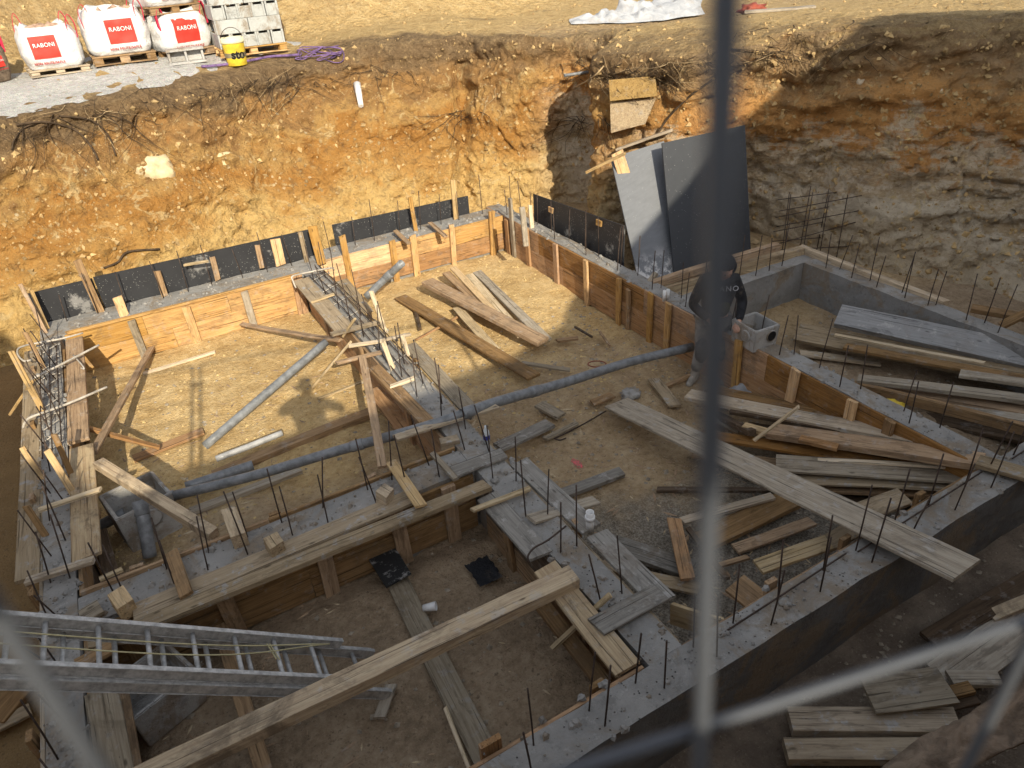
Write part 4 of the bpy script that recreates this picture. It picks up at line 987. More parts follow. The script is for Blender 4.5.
def bag(label, c, rz, w, d, h, seed, lx, lz, ls, opened=True, lines=('RABONI', 'NON REUTILISABLE')):
    o = empty('builders_bag', c, rz); tag(o, label, 'bag', 'white builders bags')
    a, b = w/2, d/2; N, K = 72, 26
    def sec(th, t):
        cx, sy = math.cos(th), math.sin(th); e = 2/4.5
        x = a*math.copysign(abs(cx)**e, cx); y = b*math.copysign(abs(sy)**e, sy)
        s = 1+.07*math.sin(math.pi*min(1, t*1.05))-.05*sstep(.15, 0, t) - .10*sstep(.75, 1, t)
        hh = h*(1+.16*noise.noise(Vector((cx*1.6, sy*1.6, seed)))*sstep(.4, 1, t))
        p = Vector((x*s, y*s, hh*t))
        wr = noise.noise(Vector((x*3, y*3, p.z*7+seed)))*.022 + noise.noise(Vector((x*9, y*9, p.z*5+seed)))*.010
        wr += abs(noise.noise(Vector((x*4+seed, y*4, p.z*2.2))))*.03*sstep(.5, 1, t)
        n = Vector((x, y, 0)).normalized()
        return p + n*wr
    vs, fs = [], []
    for k in range(K+1):
        for i in range(N): vs.append(sec(2*math.pi*i/N, k/K))
    for k in range(K):
        for i in range(N):
            j = (i+1) % N; fs.append((k*N+i, k*N+j, k*N+N+j, k*N+N+i))
    # folded collar and slumped top
    base = len(vs)
    for q, (sc_, dz) in enumerate(((.93, .03), (.84, -.01), (.72, -.06 if opened else .02), (.45, -.07 if opened else .04), (.12, -.06 if opened else .045))):
        for i in range(N):
            p = sec(2*math.pi*i/N, 1.0); z = p.z
            vs.append(Vector((p.x*sc_, p.y*sc_, z*(.5+.5*sc_**.2)+dz + .05*noise.noise(Vector((p.x*5*sc_, p.y*5*sc_, seed+q))))))
    for q in range(5):
        o0 = base-N if q == 0 else base+(q-1)*N
        for i in range(N):
            j = (i+1) % N; fs.append((o0+i, o0+j, base+q*N+j, base+q*N+i))
    fs.append(tuple(base+4*N+i for i in range(N))); fs.append(tuple(range(N-1, -1, -1)))
    link('sack', mesh_of(vs, fs, True), BAG, o)
    # printed square follows the front of the bag
    def front(x, z, off):
        t = z/h; lo, hi = math.pi, 2*math.pi
        th = -math.acos(max(-1, min(1, math.copysign(abs(max(-1, min(1, x/(a*1.05))))**2.25, x))))
        p = sec(th, t); return Vector((x, p.y-off, z))
    def patch(nm, x0, x1, z0, z1, mat, off):
        M_ = 12; v2, f2 = [], []
        for j in range(M_+1):
            for i in range(M_+1): v2.append(front(x0+(x1-x0)*i/M_, z0+(z1-z0)*j/M_, off))
        for j in range(M_):
            for i in range(M_):
                q = j*(M_+1)+i; f2.append((q, q+1, q+M_+2, q+M_+1))
        return link(nm, mesh_of(v2, f2, True), mat, o)
    patch('printed_square', lx-ls/2, lx+ls/2, lz-ls*.42, lz+ls*.42, REDINK, .010)
    mw = Matrix.LocRotScale(c, o.rotation_euler, None)
    def txt(s, x, z, size, mat, bold):
        q = text('printed_text', s, size, mat, mw, o, .0, bold, 1.05); q.matrix_basis = Matrix()
        me_ = q.data; bm_ = bmesh.new(); bm_.from_mesh(me_); bmesh.ops.subdivide_edges(bm_, edges=bm_.edges[:], cuts=1); bm_.to_mesh(me_); bm_.free()
        for v_ in me_.vertices: v_.co = front(x+v_.co.x, z+v_.co.y, .032)
    txt(lines[0], lx, lz+ls*.08, ls*.215, WHITETXT, .0)
    txt(lines[1], lx, lz-ls*.60, ls*.125, REDTXT, .002)
    # corner loops
    for k, (x, y) in enumerate(((-a*.86, -b*.8), (a*.86, -b*.8), (a*.8, b*.8), (-a*.8, b*.8))):
        if (seed+k) % 4 == 1: continue
        u = Vector((.09, .02, 0)); z = h*.93
        pts = [Vector((x, y, z-.18))+u*-.6, Vector((x, y, z+.05))-u*.7, Vector((x, y, z+.17+.03*k))+u*.1, Vector((x, y, z+.06))+u*.8, Vector((x, y, z-.15))+u*.6]
        P = curve_pts(pts, 5); v2, f2 = [], []
        for q in P:
            for s in (-1, 1): v2.append(q+Vector((0, s*.045, 0)))
            for s in (1, -1): v2.append(q+Vector((.008, s*.045, .006)))
        for q in range(len(P)-1):
            for i in range(4): f2.append((q*4+i, q*4+(i+1) % 4, q*4+4+(i+1) % 4, q*4+4+i))
        link('lifting_loop', mesh_of(v2, f2, True), REDFAB, o)
    if opened:
        for k in range(7):
            p = Vector((random.uniform(-.6, .6)*a, random.uniform(-.6, .5)*b, h*.93)); p = mw @ p
            blob('rubble_lump', p, (random.uniform(.07, .14), random.uniform(.07, .12), .09), BRICKS, o, .5, 1.5, 2, k+seed)
    return o
def gnd(px, py, up=.012):
    z = 3.3
    for _ in range(40):
        p = at(px, py, z); z += (gz(p.x, p.y)+up-z)*.4
    return at(px, py, z)
def row(pxa, pxb, z=3.3):
    A, B = gnd(*pxa), gnd(*pxb); d = B-A; return A, B, math.atan2(d.y, d.x), d.length
def place(pxa, pxb, dep, z=3.3):
    A, B, rz, w = row(pxa, pxb, z); n = Vector((-math.sin(rz), math.cos(rz), 0)); c = (A+B)/2+n*dep/2
    return c, rz, w
c, rz, w = place((34, 81), (91, 71), .95); c.z = gz(c.x, c.y)+.01
pallet('low worn pallet under the left, sagging bag', c, rz, w*1.04, .95, 'dusty', .10)
bag('sagging white bag with an open torn top, left of three on the ground', c+Vector((0, 0, .1)), rz, w*.98, .9, .60, 1, -.13*w, .33, .5*w*.9)
c, rz, w = place((97, 70), (158, 62), .95); c.z = gz(c.x, c.y)+.01
pallet('brown pallet under the middle bag', c, rz, w*1.02, .95, 'brown', .15)
bag('plump white bag with a red loop standing up, middle of three on the ground', c+Vector((0, 0, .15)), rz, w, .9, .66, 2, .06*w, .35, .44*w)
c, rz, w = place((171, 62), (219, 54), .95); c.z = gz(c.x, c.y)+.01
pallet('brown pallet under the right bag', c, rz, w*.9, .95, 'brown', .12)
bag('white bag squeezed beneath another bag, beside the block stack', c+Vector((0, 0, .12)), rz, w, .9, .56, 3, -.03*w, .31, .48*w, False)
p = c+Vector((-.08, 0, .70)); pallet('dark pallet lying between two stacked bags', p, rz, w*.98, .9, 'brown', .13)
bag('white bag stacked on top of another at the frame\'s upper edge', p+Vector((0, 0, .13)), rz, w*.98, .9, .6, 6, 0, .36, .46*w, True)
c, rz, w = place((-14, 88), (16, 80), .8); c.z = gz(c.x, c.y)+.01
bag('dirty brown-streaked bag cut off by the left frame edge', c, rz, w*1.2, .8, .6, 5, .16*w, .3, .3*w)
for o in bpy.data.objects:
    if o.parent and o.parent.get('label', '').startswith('dirty brown') and o.name.startswith('sack'): o.data.materials.clear(); o.data.materials.append(SACK)
def block_me(s):
    bm = bmesh.new(); L, D_, h = .495*s, .195*s, .195*s
    def bx(x0, x1, y0, y1, z0, z1):
        r = bmesh.ops.create_cube(bm, size=1); 
        for v in r['verts']: v.co = Vector((x0+(v.co.x+.5)*(x1-x0), y0+(v.co.y+.5)*(y1-y0), z0+(v.co.z+.5)*(z1-z0)))
    t = .03*s
    bx(-L/2, L/2, -D_/2, -D_/2+t, 0, h); bx(-L/2, L/2, D_/2-t, D_/2, 0, h)
    bx(-L/2+.012*s, -L/2+.012*s+t, -D_/2+t, D_/2-t, .0, h*.84); bx(L/2-.012*s-t, L/2-.012*s, -D_/2+t, D_/2-t, 0, h*.84)
    bx(-t/2, t/2, -D_/2+t, D_/2-t, 0, h*.9); bx(-L/2+.02, L/2-.02, -D_/2+t, D_/2-t, h*.3, h*.36)
    bmesh.ops.bevel(bm, geom=bm.edges[:], offset=.004, segments=1, affect='EDGES')
    return bm_mesh(bm)
c, rz, w = place((223, 62.5), (288, 53), 1.1); c.z = gz(c.x, c.y)+.01
S = w/1.02; BM = block_me(S); BM.materials.append(BLOCK)
pal = pallet('yellow new pallet under the grey block stack', c, rz, 1.05*S, 1.02*S, 'gold', .14)
Mb = Matrix.LocRotScale(c+Vector((0, 0, .14)), pal.rotation_euler, None)
def put_block(x, y, z, turn):
    o = bpy.data.objects.new('concrete_block', BM); col.objects.link(o)
    o.matrix_basis = Mb @ Matrix.Translation((x+random.uniform(-.006, .006), y+random.uniform(-.008, .008), z)) @ Matrix.Rotation(turn+random.gauss(0, .008), 4, 'Z')
    tag(o, 'grey hollow concrete block in the tall stack on the yellow pallet', 'block', 'blocks in the palletised stack')
for lay in range(6):
    z = lay*.198*S
    for i in range(5):
        for j in range(2):
            if lay % 2 == 0:
                if j == 1 and 0 < i < 4: continue
                put_block((i-2)*.2*S, (j-.5)*.5*S, z, math.pi/2)
            else:
                if i in (1, 2, 3) and j == 0: continue
                put_block((j-.5)*.5*S, (i-2)*.2*S, z, 0)
hb = gnd(188, 63)
o = bpy.data.objects.new('concrete_block', block_me(1.25)); o.data.materials.append(BOXM); col.objects.link(o)
o.location = hb+Vector((0, .12, .12)); o.rotation_euler = (math.pi/2, 0, rz)
tag(o, 'single hollow block tipped on its side before the squeezed bag', 'block')
# bucket
bp = gnd(238, 65)
o = empty('bucket', bp, R(-16)); tag(o, 'yellow bucket with black lettering at the corner of the block stack', 'bucket')
hB, rB = .44, .185
def lathe(prof, n=36):
    vs, fs = [], []
    for (r, z) in prof:
        for i in range(n): vs.append((r*math.cos(2*math.pi*i/n), r*math.sin(2*math.pi*i/n), z))
    for k in range(len(prof)-1):
        for i in range(n):
            j = (i+1) % n; fs.append((k*n+i, k*n+j, k*n+n+j, k*n+n+i))
    return mesh_of(vs, fs, True)
link('body', lathe([(.0, 0), (rB*.86, 0), (rB*.88, .01), (rB, hB*.8), (rB, hB*.81)]), YEL, o)
link('rim', lathe([(rB, hB*.8), (rB+.012, hB*.81), (rB+.012, hB*.88), (rB+.004, hB*.9), (rB+.008, hB), (rB-.008, hB), (rB-.01, hB*.3), (0, hB*.3)]), plain('cream_plastic', (.72, .66, .42), .4, 0, .1, .05), o)
tube('handle', [bp+Vector((rB*math.cos(a), -.06*math.sin(a), hB*.9+.20*math.sin(a))) for a in [math.pi*k/14 for k in range(15)]], .006, STEEL, o, 6)
mwB = Matrix.Translation(bp) @ Matrix.Rotation(R(-16), 4, 'Z')
# lettering bent round the bucket
cu = bpy.data.curves.new('t', 'FONT'); cu.body = 'sto'; cu.size = .19; cu.align_x = 'CENTER'; cu.offset = .008; cu.extrude = .002; cu.resolution_u = 6
tmp = bpy.data.objects.new('tmp', cu); col.objects.link(tmp); dg = bpy.context.evaluated_depsgraph_get()
me = bpy.data.meshes.new_from_object(tmp.evaluated_get(dg)); bpy.data.objects.remove(tmp)
for v in me.vertices:
    z = .12+v.co.y; rr = rB*.88+(rB*.12)*z/(hB*.8)+.004+v.co.z; a = -math.pi/2+(v.co.x+.02)/rr + .25
    v.co = Vector((rr*math.cos(a), rr*math.sin(a), z))
me.materials.clear(); link('lettering', me, INK, o)
# purple strap and tangle
pts = [gnd(x, y) for x, y in ((202, 69), (215, 68), (232, 66), (250, 63), (270, 59), (285, 58), (300, 57))]
pts = [Vector((p.x, p.y, gz(p.x, p.y)+.05)) for p in pts]
tag(tube('strap', curve_pts(pts, 6), .022, PURPLE), 'purple strap lying along the gravel before the bucket', 'strap')
pts = []
for k in range(26):
    p = hit(random.uniform(297, 345), random.uniform(47, 63), .05); pts.append(p+Vector((0, 0, random.uniform(0, .1))))
tag(tube('plastic_netting', curve_pts(pts, 8), .008, PURPLE, None, 6), 'tangle of purple netting at the edge of the cut', 'netting')
# tarp
vs, fs = [], []
A, B = gnd(572, 25), gnd(706, 15); n = Vector((.5, .85, 0))
for i in range(61):
    for j in range(19):
        u, v = i/60, j/18; p = A.lerp(B, u)+n*(v*(.35+1.6*u))
        p.z = gz(p.x, p.y)+.03+ (.30*abs(noise.noise(Vector((p.x*1.7, p.y*1.7, 1))))+.16*abs(noise.noise(Vector((p.x*4.5, p.y*4.5, 2)))))*min(1, 6*v, 6*(1-v), 8*u, 8*(1-u)) + .25*math.sin(math.pi*v)*sstep(.2, .9, u)
        p += Vector((noise.noise(p*2), noise.noise(p*2.3), 0))*.1
        vs.append(p)
for i in range(60):
    for j in range(18): q = i*19+j; fs.append((q, q+19, q+20, q+1))
tag(link('tarpaulin', mesh_of(vs, fs, True), TARPM), 'crumpled silver tarpaulin lying on the ground at the top', 'tarpaulin')
p = at(752, 7, 3.4); p.z = gz(p.x, p.y)
tag(blob('plastic_sack', p+Vector((0, 0, .08)), (.3, .16, .09), plain('red_plastic', (.3, .07, .04), .5), None, .6, 2, 3, 4), 'small crumpled red sack on the upper ground behind the wire', 'sack')
for lab, a, b in (('thin grey board on the upper ground behind the wire', (745, 9), (815, 6)),):
    A, B = at(*a, 3.4), at(*b, 3.4); A.z = gz(A.x, A.y)+.06; B.z = gz(B.x, B.y)+.06
    tag(board('plank', A, B, .25, .04, W['grey']), lab, 'plank')
p = hit(357, 84, .06); q = hit(361, 106, .08)
tag(tube('drain_pipe', [p, q], [.07, .045], PVCW, None, 14), 'short white pipe stuck in the brown cliff at the back', 'pipe')
A, B = hit(556, 78, .03)+Vector((-.2, -.15, .05)), hit(588, 72, .05)
tag(tube('drain_pipe', [A.lerp(B, .35), B], .028, PVC, None, 12, hollow=.85), 'grey pipe poking out of the dark hollow in the cliff', 'pipe')
# boulders in the cliff
for k, (px, py, r_) in enumerate(((158, 173, .24), (224, 163, .17), (157, 140, .12), (948, 98, .13), (868, 82, .09))):
    tag(blob('boulder', hit(px, py)+Vector((0, .1, 0)), (r_*1.3, r_*.7, r_), plain('pale_stone_%s' % 'abcde'[k], (.62, .50, .30) if k < 3 else (.55, .46, .33), .9, 0, .35, .8, 6), None, .35, 1.6, 3, k),
        ['largest pale boulder set in the back cliff', 'flat pale stone right of the largest boulder', 'small pale stone above the largest boulder', 'whitish stone in the shaded right cliff', 'small white stone high in the right cliff'][k], 'boulder', 'stones in the cliff')
# ------------------------------------------------------------------ roots
rv = []
def strand(P, r0, r1, n=5):
    global rvs, rfs
    base = len(rvs); m = len(P); prev = None
    for i, p in enumerate(P):
        d = (P[min(i+1, m-1)]-P[max(i-1, 0)]).normalized(); s = d.orthogonal().normalized() if prev is None else (prev-d*prev.dot(d)).normalized(); prev = s; t = d.cross(s); r = r0+(r1-r0)*i/(m-1)
        for k in range(n): a = 2*math.pi*k/n; rvs.append(p+(s*math.cos(a)+t*math.sin(a))*r)
    for i in range(m-1):
        for k in range(n): j = (k+1) % n; rfs.append((base+i*n+k, base+i*n+j, base+i*n+n+j, base+i*n+n+k))
def roots(seeds, mat, name, rmax):
    global rvs, rfs
    rvs, rfs = [], []
    for (px, py, spread, cnt, ln) in seeds:
        for k in range(cnt):
            x, y = px+random.gauss(0, spread), py+random.gauss(0, spread*.35); P = []
            dx, dy = random.gauss(0, 1.0), random.uniform(.2, 1.3); m = random.randint(5, 9); st = ln/m*random.uniform(.6, 1.2); off = .02
            for i in range(m):
                P.append(hit(x, y, off+.015*random.random())); dx += random.gauss(0, .45); dy += random.gauss(0.02, .3); x += dx*st; y += dy*st; off = min(.16, off+.016)
            # drop jumps across silhouettes
            Q = [P[0]]
            for p in P[1:]:
                if (p-Q[-1]).length < .8: Q.append(p)
                else: break
            if len(Q) > 2: strand(curve_pts(Q, 3), random.uniform(.25, 1)*rmax, .002)
    return link(name, mesh_of(rvs, rfs, True), mat)
S1 = [(30, 126, 18, 16, 34), (75, 118, 20, 20, 40), (110, 112, 20, 22, 45), (150, 104, 18, 14, 30), (195, 96, 14, 12, 26), (240, 88, 20, 20, 26), (285, 80, 18, 22, 26), (310, 85, 10, 14, 24), (345, 72, 20, 18, 22), (385, 68, 14, 12, 24),
      (580, 62, 10, 24, 26), (585, 120, 12, 40, 26), (600, 75, 10, 16, 20), (640, 70, 22, 40, 22), (665, 72, 16, 34, 24), (700, 60, 16, 14, 24), (760, 50, 18, 16, 26), (790, 44, 18, 14, 24), (800, 36, 20, 10, 20), (860, 50, 30, 10, 24), (470, 110, 15, 12, 30), (455, 120, 15, 10, 26)]
stuff(roots([(a, b, c_, max(4, int(d_*.75)), e) for a, b, c_, d_, e in S1], ROOTM, 'roots', .0085))
S2 = [(100, 114, 30, 10, 34), (240, 88, 30, 10, 24), (590, 75, 12, 16, 24), (585, 130, 12, 22, 22), (650, 66, 24, 22, 18), (770, 48, 26, 16, 26), (500, 95, 20, 6, 30)]
o = stuff(roots(S2, ROOTL, 'roots', .007))
for lab, pl, r_, m in (('long curved black root arching down the left cliff', [(16, 125), (45, 122), (75, 130), (92, 148), (98, 160)], .016, ROOTM), ('second arching root right of the long curved one', [(60, 116), (90, 120), (108, 135), (116, 156)], .014, ROOTM), ('forked root hanging left on the cliff', [(12, 150), (14, 140), (24, 128), (40, 122)], .012, ROOTM),
                       ('straight thin root on the orange cliff above the grey sheet', [(655, 138), (668, 118), (690, 96), (712, 80)], .018, ROOTM), ('dark crack-like root low on the left cliff', [(104, 268), (118, 262), (128, 252), (160, 249)], .018, ROOTM), ('pale root sticking out of the dark hollow', [(563, 100), (575, 88), (592, 78), (604, 66)], .014, ROOTL)):
    P = [hit(*q, .03) for q in pl]; tag(tube('root', curve_pts(P, 6), r_, m, None, 6), lab, 'root', 'large roots in the cliff')
# weathered boards shoring the bright right-hand face
def shore(label, px, m, off=.10):
    P = [hit(*q, off) for q in px]; c = sum(P, Vector())/4; n = Vector((-.80, -.58, .12)).normalized()
    # flatten onto one plane
    cor = []
    for q in px:
        d = ray(*q); cor.append(CAM+d*((c-CAM).dot(n)/d.dot(n)))
    return tag(solid('shoring_board', cor, .03, W[m]), label, 'board', 'shoring boards on the cliff')
shore('upper weathered board against the bright cliff face', [(610, 101), (657, 96), (655, 76), (609, 80)], 'pine', .16)
shore('lower weathered board against the bright cliff face', [(611, 133), (645, 124), (656, 98), (610, 103)], 'scaf', .18)
A, B = hit(618, 149, .12), hit(672, 130, .12)
tag(board('plank', A, B, .14, .04, W['dusty'], top=False), 'grey plank resting just above the grey shuttering sheet', 'plank')
# loose clods and stones standing out of the cut and lying on the banks
vs, fs = [], []
for _ in range(9000):
    px, py = random.uniform(0, 1024), random.uniform(0, 300)
    h = BV.ray_cast(CAM, ray(px, py).normalized())
    if not h[0] or h[0].y > 26: continue
    if h[0].z > 3.0 and h[0].x < 3.6 and 12.6 < h[0].y < 16.5: continue
    s = .008+.055*random.random()**5; p = h[0]; b = len(vs)
    a1, a2, a3 = (Vector((random.gauss(0, 1), random.gauss(0, 1), random.gauss(0, 1))).normalized() for _ in range(3))
    a2 = (a2-a1*a1.dot(a2)).normalized(); a3 = a1.cross(a2)
    for q, k in ((a1, 1), (-a1, 1), (a2, .8), (-a2, .8), (a3, .65), (-a3, .65)): vs.append(p+q*s*k*random.uniform(.7, 1.3))
    fs += [(b+i, b+j, b+4) for i, j in ((0, 2), (2, 1), (1, 3), (3, 0))]+[(b+j, b+i, b+5) for i, j in ((0, 2), (2, 1), (1, 3), (3, 0))]
stuff(link('rubble', mesh_of(vs, fs), plain('bank_clods', (.46, .32, .15), .95, 0, .55, .3, 3)))
# ------------------------------------------------------------------ rebar cage by the right cliff
cgc = at(812, 250, .35)
cage = empty('rebar_cage', (cgc.x, cgc.y, .2)); tag(cage, 'rusty rebar cage standing in front of the pale cliff at right', 'rebar cage')
for i in range(4):
    for j in range(2):
        b = cgc+_r*((i-1.5)*.28)+Vector((.3*j, .3*j, 0)); tube('bar', [Vector((b.x, b.y, .0)), Vector((b.x+random.gauss(0, .03), b.y, 1.15+random.uniform(0, .15)))], .0075, STEEL, cage, 6)
for k in range(4):
    z = .35+k*.24
    for j in range(2):
        b = cgc+Vector((.3*j, .3*j, 0)); tl = random.gauss(0, .03)
        tube('bar', [Vector(((b-_r*.62).x, (b-_r*.62).y, z-tl)), Vector(((b+_r*.62).x, (b+_r*.62).y, z+tl+.06))], .0075, STEEL, cage, 6)
# ------------------------------------------------------------------ small things
p = at(427, 609, .12); o = tag(link('cup', lathe([(0, 0), (.028, 0), (.04, .11), (.036, .11), (.026, .006), (0, .006)], 20), PVCW), 'white plastic cup lying in the deep bay', 'cup'); o.location = p+Vector((-.03, 0, .03)); o.rotation_euler = (R(80), 0, R(60))
tr = [at(363, 550, .2), at(391, 540, .2), at(411, 573, .2), at(386, 587, .2)]
def speck():
    n = NT('tar_blackened_board'); v = n.co(rnd=True); f = n.noise(v, 11, 8, .7); return n.done(n.mix(n.step(f, .54, .66), (.022, .022, .022), (.30, .29, .28)), n.bump(f, .6, .01), .7)
SPECK = speck()
o = tag(solid('board_offcut', tr[::-1], .02, SPECK), 'black tar-smeared square board at the end of the floor plank', 'board')
vs, fs = [], []
for j in range(21):
    for i in range(17):
        u, v = i/16-.5, j/20-.5; e = 1+.25*noise.noise(Vector((u*4, v*4, 3)))
        p = at(484, 573, .12)+Vector((u*.22*e, v*.3*e, .02+.03*abs(noise.noise(Vector((u*9, v*9, 7)))))); vs.append(p)
for j in range(20):
    for i in range(16): q = j*17+i; fs.append((q, q+1, q+18, q+17))
tag(link('rag', mesh_of(vs, fs, True), HOOD), 'crumpled black rag on the deep bay floor', 'rag')
vs, fs = [], []; c = at(577, 463, 0)
for k in range(26):
    a = 2*math.pi*k/26; r = .055*(1+.5*noise.noise(Vector((math.cos(a)*2, math.sin(a)*2, 3)))); x, y = c.x+r*math.cos(a)*.8, c.y+r*math.sin(a)*1.5; vs.append((x, y, floor_z(x, y)+.006))
vs.append((c.x, c.y, floor_z(c.x, c.y)+.02))
for k in range(26): fs.append((k, (k+1) % 26, 26))
PK = NT('pink_spray_dust'); v_ = PK.co(); f_ = PK.noise(v_, 34, 6, .7)
tag(link('paint_mark', mesh_of(vs, fs), PK.done(PK.mix(PK.step(f_, .42, .58), (.25, .17, .11), (.70, .13, .15)))), 'pink spray paint mark on the tan earth', 'paint mark')
p = at(892, 407, .3)
tag(blob('plastic_bag', p, (.15, .11, .05), YEL, None, .6, 2.4, 3, 2), 'yellow crumpled plastic bag between planks in the side bay', 'plastic bag')
p = at(590, 523, .74); o = empty('pipe_stub', p); tag(o, 'small white pipe fitting standing by the middle beam', 'pipe fitting'); link('sleeve', tube_mesh([(0, 0, -.1), (0, 0, .12)], .034, 16, hollow=.8), PVCW, o); link('collar', tube_mesh([(0, 0, .04), (0, 0, .075)], .042, 16), PVCW, o)
p = at(666, 297, .74); o = empty('pipe_stub', p); tag(o, 'tiny white twin pipe fitting on the right beam behind the worker', 'pipe fitting')
for e in (-.03, .03): link('sleeve', tube_mesh([(e, 0, -.05), (e, 0, .10)], .022, 12, hollow=.8), PVCW, o)
p = at(631, 394, .04); tag(blob('cement_lump', p, (.12, .09, .07), BOXM, None, .8, 2.2, 3, 9), 'pale cement lump above the long grey plank', 'lump')
p = at(742, 395, .05); tag(blob('cement_bag', p, (.30, .16, .10), plain('grey_paper', (.30, .31, .32), .9, 0, .3, .8, 9), None, .6, 2.0, 4, 3), 'crumpled grey cement paper below the orange boards', 'paper')
p = at(487, 442, .74); o = empty('bottle', p, .4); tag(o, 'small crushed clear bottle with a blue label at the beam crossing', 'bottle')
link('body', lathe([(0, 0), (.03, 0), (.032, .10), (.03, .13), (.012, .17), (.012, .19), (0, .19)], 16), plain('clear_plastic', (.62, .66, .68), .15, 0, .1, .1), o); link('label', lathe([(.033, .04), (.034, .09)], 16), plain('blue_label', (.06, .07, .3), .5), o)
P = [at(597+9*math.cos(a), 364+3*math.sin(a), .06+.01*k) for k, a in enumerate([.6*i for i in range(14)])]
tag(tube('cable', curve_pts(P, 4), .008, plain('red_brown_cable', (.22, .06, .04), .6), None, 6), 'small reddish cable coil by the grey pipe', 'cable')
tag(tube('cable', curve_pts([at(606, 411, .04), at(580, 426, .04), at(560, 436, .03), at(554, 438, .03), at(560, 440, .03), at(566, 438, .03)], 6), .008, STEEL, None, 6), 'bent dark wire on the tan earth under the offcut', 'wire')
# torn sackcloth in the near right corner
vs, fs = [], []
A = [at(868, 775, .3), at(922, 735, .42), at(965, 712, .5), at(1000, 690, .58), at(1045, 655, .7)]
B = [at(920, 800, .45), at(960, 775, .55), at(1000, 755, .7), at(1035, 735, .8), at(1070, 700, .9)]
A = curve_pts(A, 12); B = curve_pts(B, 12)
for i in range(len(A)):
    for j in range(22):
        v = j/21; p = A[i].lerp(B[i], v); p.z += .10*math.sin(v*3.0)+.07*noise.noise(Vector((p.x*5, p.y*5, 2)))+.05*abs(noise.noise(Vector((p.x*14, p.y*14, 2)))) - .10*(v < .06)
        vs.append(p)
for i in range(len(A)-1):
    for j in range(21): q = i*22+j; fs.append((q, q+1, q+23, q+22))
sk_ = tag(link('sackcloth', mesh_of(vs, fs, True), SACK), 'torn brown cloth bunched up in the near right corner', 'cloth')
md = sk_.modifiers.new('t', 'SOLIDIFY'); md.thickness = .012
# loose rubble, splinters
def scatter(n, region, smin, smax, mat, name, flat=.6, elong=1):
    vs, fs = [], []; k = 0
    while k < n:
        x, y = region()
        s = smin+(smax-smin)*random.random()**3; z = floor_z(x, y); a = random.random()*6.28
        pts = []
        for (cx, cy, cz) in ((1, 0, 0), (-1, 0, 0), (0, 1, 0), (0, -1, 0), (0, 0, 1), (0, 0, -1)):
            q = Vector((cx*s*elong*random.uniform(.7, 1.3), cy*s*random.uniform(.6, 1.2), cz*s*flat*random.uniform(.7, 1.2)))
            pts.append(Vector((x+q.x*math.cos(a)-q.y*math.sin(a), y+q.x*math.sin(a)+q.y*math.cos(a), z+q.z+s*.15)))
        b = len(vs); vs += pts
        fs += [(b+i, b+j, b+4) for i, j in ((0, 2), (2, 1), (1, 3), (3, 0))]+[(b+j, b+i, b+5) for i, j in ((0, 2), (2, 1), (1, 3), (3, 0))]; k += 1
    return stuff(link(name, mesh_of(vs, fs), mat))
U = random.uniform
def reg_all():
    while 1:
        r = random.random()
        if r < .45: x, y = U(2.4, 5.65), U(2.3, 8.5)
        elif r < .62: x, y = U(-1.1, 2.0), U(2.3, 10.3)
        elif r < .8: x, y = U(3, 7.5), U(.3, 1.9)
        elif r < .92: x, y = U(6.0, 8.0), U(2.4, 6)
        else: x, y = U(6.2, 9.2), U(6.5, 11)
        return x, y
scatter(4200, reg_all, .006, .034, plain('floor_stones', (.34, .29, .22), .95, 0, .5), 'rubble')
def reg_sand(): return (U(-1.1, 2.0), U(5.2, 10.3)) if random.random() < .4 else (U(2.4, 5.7), U(5.5, 10.6))
scatter(2600, reg_sand, .006, .03, plain('sand_clods', (.56, .42, .20), .95, 0, .4), 'rubble')
def reg_wood(): return (U(2.4, 5.6), U(2.4, 7.0)) if random.random() < .7 else (U(-1, 2), U(2.4, 9))
scatter(900, reg_wood, .006, .02, W['brown'], 'debris', .4, 5)
scatter(260, reg_wood, .008, .022, W['pale'], 'debris', .35, 4)
def reg_edge():
    r = random.random()
    if r < .4: return U(-1.2, 5.6), 0
    return U(6.3, 9.4), U(6.6, 10.5)
scatter(500, lambda: (U(6.2, 9.3), U(6.6, 10.6)), .02, .12, plain('fallen_clods', (.44, .33, .19), .95, 0, .4), 'rubble')
# ------------------------------------------------------------------ people
def skin(name, chains, mat, parent, loc, sub=2):
    vs, rad, key, ed = [], [], {}, []
    def vid(p, r):
        k = tuple(round(c, 4) for c in p)
        if k not in key: key[k] = len(vs); vs.append(Vector(p)); rad.append(r)
        return key[k]
    for ch in chains:
        ids = [vid(p, r) for p, r in ch]
        for a, b in zip(ids, ids[1:]):
            if a != b and (a, b) not in ed and (b, a) not in ed: ed.append((a, b))
    me = bpy.data.meshes.new('m'); me.from_pydata(vs, ed, []); me.update()
    o = link(name, me, mat, parent); o.location = loc
    md = o.modifiers.new('skin', 'SKIN'); md.use_smooth_shade = True
    sv = me.skin_vertices[0].data
    for i, r in enumerate(rad):
        rr = r if isinstance(r, tuple) else (r, r); sv[i].radius = rr; sv[i].use_root = (i == 0)
    s = o.modifiers.new('sub', 'SUBSURF'); s.levels = s.render_levels = sub
    return o
